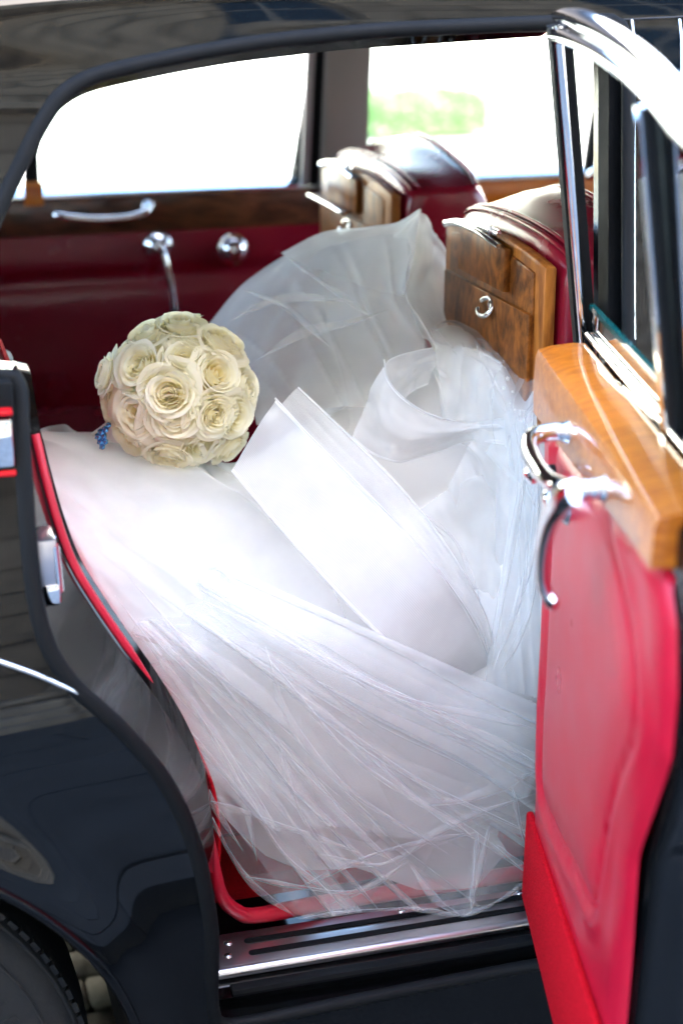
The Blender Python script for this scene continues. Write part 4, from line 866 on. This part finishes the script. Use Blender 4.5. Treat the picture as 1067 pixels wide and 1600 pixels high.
shell('hem_band', [[(x, y, Y-s_) for x, y, Y in r_] for s_, r_ in zip((.036, .036, .036, .036, .034, .010, -.03), [[(438, 634, 1.95), (452, 618, 1.955), (466, 605, 1.96)], [(505, 712, 1.895), (524, 694, 1.90), (543, 678, 1.905)], [(565, 775, 1.855), (588, 756, 1.86), (608, 742, 1.865)], [(635, 850, 1.825), (657, 834, 1.83), (674, 820, 1.835)], [(700, 925, 1.80), (714, 912, 1.803), (728, 902, 1.806)], [(745, 985, 1.785), (754, 978, 1.787), (762, 972, 1.79)], [(766, 1040, 1.765), (769, 1036, 1.766), (772, 1030, 1.768)]])], 90, 40, M['org_v'], soft(.0015, .0005, 88), label='second sheer hem band behind the first')
hem = crom(A([px3(*r_[0][:2], r_[0][2]-.003) for r_ in bandA]), 80); hem2 = crom(A([px3(*r_[-1][:2], r_[-1][2]-.003) for r_ in bandA]), 80)
for hcurve in (hem, hem2): tube('hem_edge', hcurve, .0011, M['band'], gown, k=6)
for pts_ in ([(600, 562, 1.945), (606, 592, 1.918), (626, 618, 1.898), (660, 642, 1.888), (700, 656, 1.883), (745, 661, 1.888), (800, 655, 1.873), (838, 690, 1.80)], [(466, 605, 1.922), (543, 678, 1.867), (608, 742, 1.827), (674, 820, 1.797), (728, 902, 1.768), (762, 972, 1.776), (772, 1030, 1.796)], [(656, 327, 2.183), (645, 398, 2.143), (635, 461, 2.093), (660, 505, 2.05), (682, 545, 2.01)], [(440, 396, 2.325), (505, 364, 2.315), (570, 357, 2.275), (620, 350, 2.235), (656, 327, 2.19)]):
    tube('hem_edge', crom(A([px3(*p) for p in pts_]), 60), .0010, M['band'], gown, k=6)
# loose panel in the hollow on the right
shell('tulle_layer', [[(652, 800, 1.90), (700, 765, 1.90), (755, 742, 1.89), (775, 760, 1.88)], [(680, 860, 1.88), (725, 820, 1.88), (770, 800, 1.87), (800, 820, 1.855)], [(705, 920, 1.86), (745, 890, 1.855), (785, 880, 1.845), (812, 890, 1.83)], [(735, 985, 1.83), (760, 970, 1.825), (785, 960, 1.82), (805, 965, 1.81)], [(768, 1035, 1.80), (775, 1030, 1.795), (784, 1030, 1.79), (794, 1035, 1.785)]], 50, 40, M['organza'], soft(.008, .003, 90))
# tulle lump in front of the near seat
lump = [[(672, 520, 2.06), (705, 508, 2.08), (745, 525, 2.06), (785, 548, 2.0), (822, 580, 1.92), (842, 612, 1.85)], [(680, 560, 2.0), (715, 560, 2.0), (750, 575, 1.97), (785, 600, 1.92), (818, 635, 1.86), (842, 670, 1.81)], [(690, 620, 1.95), (725, 625, 1.94), (758, 640, 1.91), (790, 670, 1.87), (820, 700, 1.83), (842, 740, 1.795)], [(700, 670, 1.92), (735, 690, 1.90), (770, 720, 1.87), (800, 750, 1.84), (825, 780, 1.81), (842, 820, 1.78)]]
WIN = lambda u: np.clip(np.sin(u*math.pi), 0, 1)**.7
def f_lump(u, v): return (.012*noise2(u, v, 4, 5, 92)+.006*ridges(np.clip(v+.3*(u-.5), 0, 1), 5, 93, 1.5))*WIN(u)
shell('tulle_layer', lump, 60, 90, M['tulle'], f_lump)
shell('tulle_layer', [[(x-3, y+10, Y+.025) for x, y, Y in r_] for r_ in lump], 60, 90, M['organza'], lambda u, v: (.014*noise2(u, v, 5, 5, 94)+.006*ridges(np.clip(v-.3*(u-.5), 0, 1), 6, 95, 1.4))*WIN(u))
shell('tulle_layer', [[(x+0, y-8, Y-.015) for x, y, Y in r_] for r_ in lump], 60, 90, M['tulle_fine'], lambda u, v: (.010*noise2(u, v, 5, 5, 96)+.008*ridges(np.clip(v+.2*u, 0, 1), 4, 97, .8))*WIN(u))
# veil hanging beside the door, creases gathered at the bottom
veil = [[(800, 640, 1.86), (815, 640, 1.84), (830, 645, 1.82), (843, 650, 1.80)], [(805, 760, 1.83), (820, 760, 1.81), (832, 760, 1.79), (844, 765, 1.775)], [(795, 880, 1.81), (815, 880, 1.79), (830, 880, 1.775), (844, 880, 1.76)], [(775, 990, 1.78), (800, 980, 1.77), (824, 975, 1.76), (844, 975, 1.75)], [(766, 1070, 1.76), (792, 1080, 1.755), (818, 1085, 1.75), (843, 1090, 1.745)]]
shell('tulle_layer', veil, 60, 60, M['tulle'], lambda u, v: .005*noise2(u, v, 4, 3, 98)+.004*ridges(np.clip(v+.3*np.sin(u*3), 0, 1), 3, 98, 1.4))
shell('tulle_layer', [[(x-10, y+6, Y+.012) for x, y, Y in r_] for r_ in veil], 60, 60, M['tulle'], lambda u, v: .005*noise2(u, v, 4, 3, 99)+.004*ridges(np.clip(v-.35*np.sin(u*3)+.1, 0, 1), 3, 99, 1.4))
# soft cover over the lap in front of the bouquet
lap = [[(52, 690, 2.08), (150, 700, 2.10), (260, 715, 2.10), (350, 735, 2.06), (430, 740, 2.02)], [(66, 735, 1.99), (160, 745, 1.98), (265, 755, 1.97), (360, 775, 1.95), (450, 790, 1.92)], [(84, 805, 1.86), (180, 820, 1.86), (280, 835, 1.86), (375, 850, 1.85), (480, 862, 1.84)], [(118, 900, 1.79), (215, 915, 1.79), (310, 930, 1.80), (410, 940, 1.80), (520, 945, 1.80)], [(165, 990, 1.757), (255, 1010, 1.76), (350, 1020, 1.77), (450, 1030, 1.775), (560, 1040, 1.775)]]
def f_lap(u, v): return .008*noise2(u, v, 4, 4, 110)+.012*ridges(np.clip(.5*u+.75*(1-v)-.1, 0, 1), 7, 111, 1.3)*np.clip(.3+u, 0, 1)+.002
shell('tulle_layer', lap, 90, 90, M['tulle'], f_lap)
shell('tulle_layer', [[(x, y-4, Y-.01) for x, y, Y in r_] for r_ in lap], 90, 90, M['tulle'], lambda u, v: .008*noise2(u, v, 5, 4, 112)+.012*ridges(np.clip(.55*u+.5*(1-v), 0, 1), 6, 113, 1.1)*np.clip(.3+v, 0, 1)+.014)
# wisps by the bouquet and the rear seat
shell('tulle_layer', [[(28, 690, 2.12), (80, 676, 2.16), (130, 684, 2.18), (190, 720, 2.12)], [(50, 720, 2.02), (90, 712, 2.06), (140, 712, 2.08), (200, 735, 2.05)], [(70, 760, 1.95), (105, 755, 1.98), (150, 755, 2.0), (210, 765, 1.98)]], 30, 40, M['tulle'], soft(.012, .005, 114))
shell('tulle_layer', [[(54, 690, 2.05), (72, 702, 2.04), (96, 712, 2.04), (112, 722, 2.04)], [(60, 740, 1.98), (80, 742, 1.98), (100, 745, 1.98), (120, 752, 1.98)], [(68, 775, 1.94), (88, 780, 1.94), (108, 785, 1.94), (128, 790, 1.94)]], 20, 24, M['organza'], soft(.010, .004, 116))
shell('tulle_layer', [[(-40, 520, 2.2), (-10, 525, 2.2), (8, 545, 2.2), (20, 580, 2.2)], [(-40, 580, 2.12), (-5, 585, 2.12), (25, 600, 2.12), (40, 625, 2.12)], [(-40, 660, 2.08), (0, 660, 2.08), (30, 660, 2.08), (42, 650, 2.08)]], 20, 24, M['organza'], soft(.008, .004, 118))
# fold lines in the upper sheets
def crease3(pts, w_):
    P = crom(A(pts, float), 40); t_ = np.gradient(P[:, :2], axis=0); nn = np.stack([-t_[:, 1], t_[:, 0]], 1); nn /= np.linalg.norm(nn, axis=1)[:, None]
    f = np.linspace(0, 1, 40); wd = w_*np.clip(np.minimum(f, 1-f)*5, .1, 1)*(1+.35*np.sin(f*8+w_)); G = []
    for q, dy in ((-.5, 0), (0, .004), (.5, 0)): G.append(np.concatenate([P[:, :2]+nn*(wd*q)[:, None], (P[:, 2]-dy)[:, None]], 1))
    return sheet('tulle_fold', px3a(A(G)), M['tulle_edge'], gown)
for pts_, w_ in [([(362, 500, 2.17), (420, 472, 2.17), (480, 464, 2.15), (560, 472, 2.09)], 10), ([(395, 565, 2.09), (470, 522, 2.09), (540, 505, 2.08), (612, 482, 2.07)], 11), ([(380, 452, 2.24), (450, 482, 2.17), (520, 545, 2.06)], 9), ([(450, 402, 2.27), (505, 442, 2.19), (592, 502, 2.07)], 8),
    ([(836, 640, 1.77), (815, 760, 1.77), (790, 900, 1.77), (768, 1040, 1.735)], 10), ([(842, 700, 1.75), (835, 850, 1.74), (802, 960, 1.745), (770, 1050, 1.73)], 9), ([(700, 532, 2.02), (740, 600, 1.95), (770, 652, 1.90)], 8), ([(742, 532, 2.0), (772, 600, 1.91), (792, 652, 1.87)], 8), ([(660, 800, 1.88), (720, 860, 1.85), (760, 1000, 1.80)], 8), ([(560, 722, 1.93), (620, 782, 1.88), (700, 842, 1.86)], 8), ([(842, 860, 1.74), (826, 960, 1.74), (780, 1055, 1.725)], 8)]: crease3(pts_, w_)
# lace flowers sewn to the lump
fl_ = []
for (px, py, Y, s_) in [(792, 592, 1.90, 7), (786, 607, 1.895, 6), (800, 612, 1.885, 5), (812, 655, 1.84, 6), (822, 678, 1.82, 7), (830, 694, 1.81, 6), (818, 700, 1.82, 5), (834, 712, 1.80, 6), (796, 630, 1.87, 4), (804, 640, 1.86, 4)]:
    c = px3(px, py, Y-.028); r_ = s_*.62*Y/F; V, f = [], []
    for q in range(5):
        a = q*2*math.pi/5+px; e1 = rt*math.cos(a)+up*math.sin(a); e2 = -rt*math.sin(a)+up*math.cos(a); nb = -A([sy, cy, -.3])
        n = len(V); V += [c, c+e1*r_*.5+e2*r_*.42+nb*.002, c+e1*r_*1.05+e2*r_*.25+nb*.001, c+e1*r_*1.15-e2*r_*.1+nb*.001, c+e1*r_*.55-e2*r_*.42+nb*.002]; f.append((n, n+1, n+2, n+3, n+4))
    mesh('lace_flower', V, f, M['organza'], gown, False)

# ------------------------------------------------------------------ bouquet of cream roses
def petal_mat():
    m = bpy.data.materials.new('cream_petal'); m.use_nodes = True; t = m.node_tree; t.nodes.remove(P_(m)); out = t.nodes['Material Output']
    at = nd(m, 'ShaderNodeAttribute'); at.attribute_name = 'heart'
    c = ramp(m, at.outputs['Fac'], [(0, (.98, .80, .32)), (.35, (.985, .92, .60)), (.7, (.99, .968, .79)), (.965, (.99, .978, .86)), (1, (.98, .94, .76))])
    v = objco(m); nz = noise(m, v, 2.2, 4); mxc = nd(m, 'ShaderNodeMix'); mxc.data_type = 'RGBA'; mxc.blend_type = 'MULTIPLY'; mxc.inputs[0].default_value = .2
    lk(m, c, mxc.inputs[6]); lk(m, ramp(m, nz, [(.3, (.96, .94, .86)), (.6, (1, 1, 1))]), mxc.inputs[7]); c = mxc.outputs[2]
    df = nd(m, 'ShaderNodeBsdfDiffuse'); tl = nd(m, 'ShaderNodeBsdfTranslucent'); gl_ = nd(m, 'ShaderNodeBsdfGlossy'); gl_.inputs['Roughness'].default_value = .45
    lk(m, c, df.inputs[0]); lk(m, c, tl.inputs[0]); a = nd(m, 'ShaderNodeMixShader'); a.inputs[0].default_value = .48; lk(m, df.outputs[0], a.inputs[1]); lk(m, tl.outputs[0], a.inputs[2])
    b = nd(m, 'ShaderNodeMixShader'); b.inputs[0].default_value = .03; lk(m, a.outputs[0], b.inputs[1]); lk(m, gl_.outputs[0], b.inputs[2]); lk(m, b.outputs[0], out.inputs[0]); return m
M['petal'] = petal_mat()
def petal(k, ang, r_, nu=11, nv=10):
    """one petal of a unit rose; k = 0 heart .. 1 outermost; axis +Z, rim at z about 0"""
    wid = 1.75-.80*k+r_.uniform(-.1, .1); rb, rm = .03+.16*k, .09+.78*k**.9+r_.uniform(-.02, .02)
    ztop = -.05+.10*math.sin(min(1, k*1.25)*math.pi)-.20*max(0, k-.6)/.4+r_.uniform(-.03, .03); h = .75-.05*k
    curl = (.02+.16*k**1.5)*r_.uniform(.7, 1.3); wav = r_.uniform(0, 6.28); skew = r_.uniform(.05, .16); notch = r_.uniform(-.03, .05)
    V, H = [], []
    for j in range(nv):
        v = j/(nv-1)
        for i in range(nu):
            s = -1+2*i/(nu-1); w_ = (.45+.55*math.sin(min(1, v/.55)*math.pi/2)) if v < .55 else math.sqrt(max(0, 1-((v-.55)/.56)**3.2))
            a = ang+s*wid*w_; e = max(0, v-.72)/.28
            rr = rb+(rm-rb)*math.sin(v*math.pi/2)**.75+curl*e**1.6*(1+.35*math.sin(2.3*s+wav))-.05*(1-k)*e
            rr *= 1+skew*s*.55+.015*math.sin(5*a+wav)*v*k
            z = ztop-h+h*v**.9-curl*.75*e**2.2-.05*s*s*v-notch*math.exp(-(s/.3)**2)*e*k+.018*math.sin(4.1*s+wav)*e*k
            V.append((rr*math.cos(a), rr*math.sin(a), z)); H.append(min(1, .04+.50*k**.7+.46*v**1.5) if v < .99 else (.9 if k < .6 else 1.0))
    return V, gridfaces(nv, nu), H
def pmesh(name, parts):
    V, Fc = join(*[(v, f) for v, f, h in parts]); H = sum([h for _, _, h in parts], [])
    me = bpy.data.meshes.new(name); me.from_pydata(V, [], Fc); at = me.attributes.new('heart', 'FLOAT', 'POINT'); at.data.foreach_set('value', H)
    me.materials.append(M['petal']); me.polygons.foreach_set('use_smooth', [True]*len(me.polygons)); me.update(); return me
roses = []
GA = 2.39996
for vnt in range(5):
    r_ = np.random.RandomState(200+vnt); NI, NO = 14, 8; hearts, outs = [], []
    openness = [1.0, .82, 1.1, .9, .72][vnt]
    for i in range(NI+NO):
        k = (i/(NI+NO-1))**(.95/openness); d = petal(k, i*GA+r_.uniform(-.25, .25), r_)
        (hearts if i < NI else outs).append(d)
    roses.append((pmesh('rose', hearts), [pmesh('petal', [d]) for d in outs]))
BC = PY(280, 615, 2.02); BR = 135*((BC-CAM)@fw)/F
bq = thing('rose_bouquet', 'round bouquet of cream white roses resting on the tulle', 'bouquet', tuple(BC-A([0, 0, BR])))
rl = [(278, 503, 33), (238, 518, 34), (300, 522, 30), (338, 536, 30), (226, 566, 43), (298, 560, 32), (269, 602, 39), (345, 588, 38), (211, 632, 46), (326, 641, 34), (269, 664, 43), (321, 706, 44), (367, 664, 36), (383, 600, 36), (194, 549, 30), (172, 606, 30), (240, 712, 42), (196, 690, 36), (364, 552, 30), (395, 640, 28), (160, 642, 26), (356, 716, 32), (283, 745, 34)]
vd = (CAM-BC)/np.linalg.norm(CAM-BC); er = np.cross(-vd, [0, 0, 1.]); er /= np.linalg.norm(er); eu = np.cross(er, -vd)
places = []
for x, y, r_ in rl:
    a, b = (x-280)/126, (y-615)/126; q = math.hypot(a, b)
    if q > .96: a, b = a*.96/q, b*.96/q; q = .96
    places.append((er*a-eu*b+vd*math.sqrt(1-q*q), r_))
for k_ in range(26):                                      # roses round the back
    z = -1+2*(k_+.5)/26; a = k_*GA; n = A([math.sqrt(1-z*z)*math.cos(a), math.sqrt(1-z*z)*math.sin(a), z])
    if n@vd < -.12 and z > -.8: places.append((n, 38))
for i, (n, rp_) in enumerate(places):
    s_ = rp_*1.36*((BC-CAM)@fw)/F; hm, outs = roses[(i*3+1) % 5]
    n = n+rng.normal(0, .10, 3); n /= np.linalg.norm(n)
    q = Vector(n).to_track_quat('Z', 'Y'); Mx = Matrix.Translation(Vector(BC+n*(BR-s_*.10-.004*(i % 3)))) @ q.to_matrix().to_4x4() @ Matrix.Rotation(rng.uniform(0, 6.28), 4, 'Z') @ Matrix.Scale(s_, 4)
    o = bpy.data.objects.new('rose', hm); col.objects.link(o); o.parent = bq; o.matrix_parent_inverse = Matrix.Translation(-Vector(ROOT_INV[bq.name])); o.matrix_basis = Mx
    for pm in outs:
        p = bpy.data.objects.new('petal', pm); col.objects.link(p); p.parent = o
M['foam'] = mat('stem_green', (.85, .74, .45), .8)
bm = bmesh.new(); bmesh.ops.create_icosphere(bm, subdivisions=3, radius=BR*.70)
for v_ in bm.verts: v_.co = v_.co+Vector(BC)
me = bpy.data.meshes.new('stem_ball'); bm.to_mesh(me); bm.free(); link('stem_ball', me, M['foam'], bq)
# wrapped handle behind with a string of blue crystal beads
h0 = BC+(-er*.75-eu*.45-vd*.3)*BR*.8; h1 = BC+(-er*1.02-eu*.62-vd*.62)*BR*1.05
tube('handle', A([h0, (h0+h1)/2, h1]), A([.021, .019, .018]), M['satin'], bq, k=18)
M['crystal'] = mat('blue_crystal', (.06, .30, .62), .06, .75, .9, 1)
bs = tube('bead_string', A([PY(x, y, 1.99) for x, y in [(166, 668), (159, 676), (156, 686), (160, 697)]]), .0012, M['steel'], bq)
for x, y, r_ in [(165, 671, 5), (158, 675, 5), (154, 682, 5.5), (162, 681, 5), (157, 690, 5), (165, 690, 4.5), (160, 698, 4.5), (170, 664, 4)]:
    bm = bmesh.new(); bmesh.ops.create_icosphere(bm, subdivisions=1, radius=r_*2/F*1.25); c = Vector(PY(x, y, 1.988+.004*(r_-5)))
    for v_ in bm.verts: v_.co += c
    me = bpy.data.meshes.new('bead'); bm.to_mesh(me); bm.free(); link('bead', me, M['crystal'], bs, smooth=False)
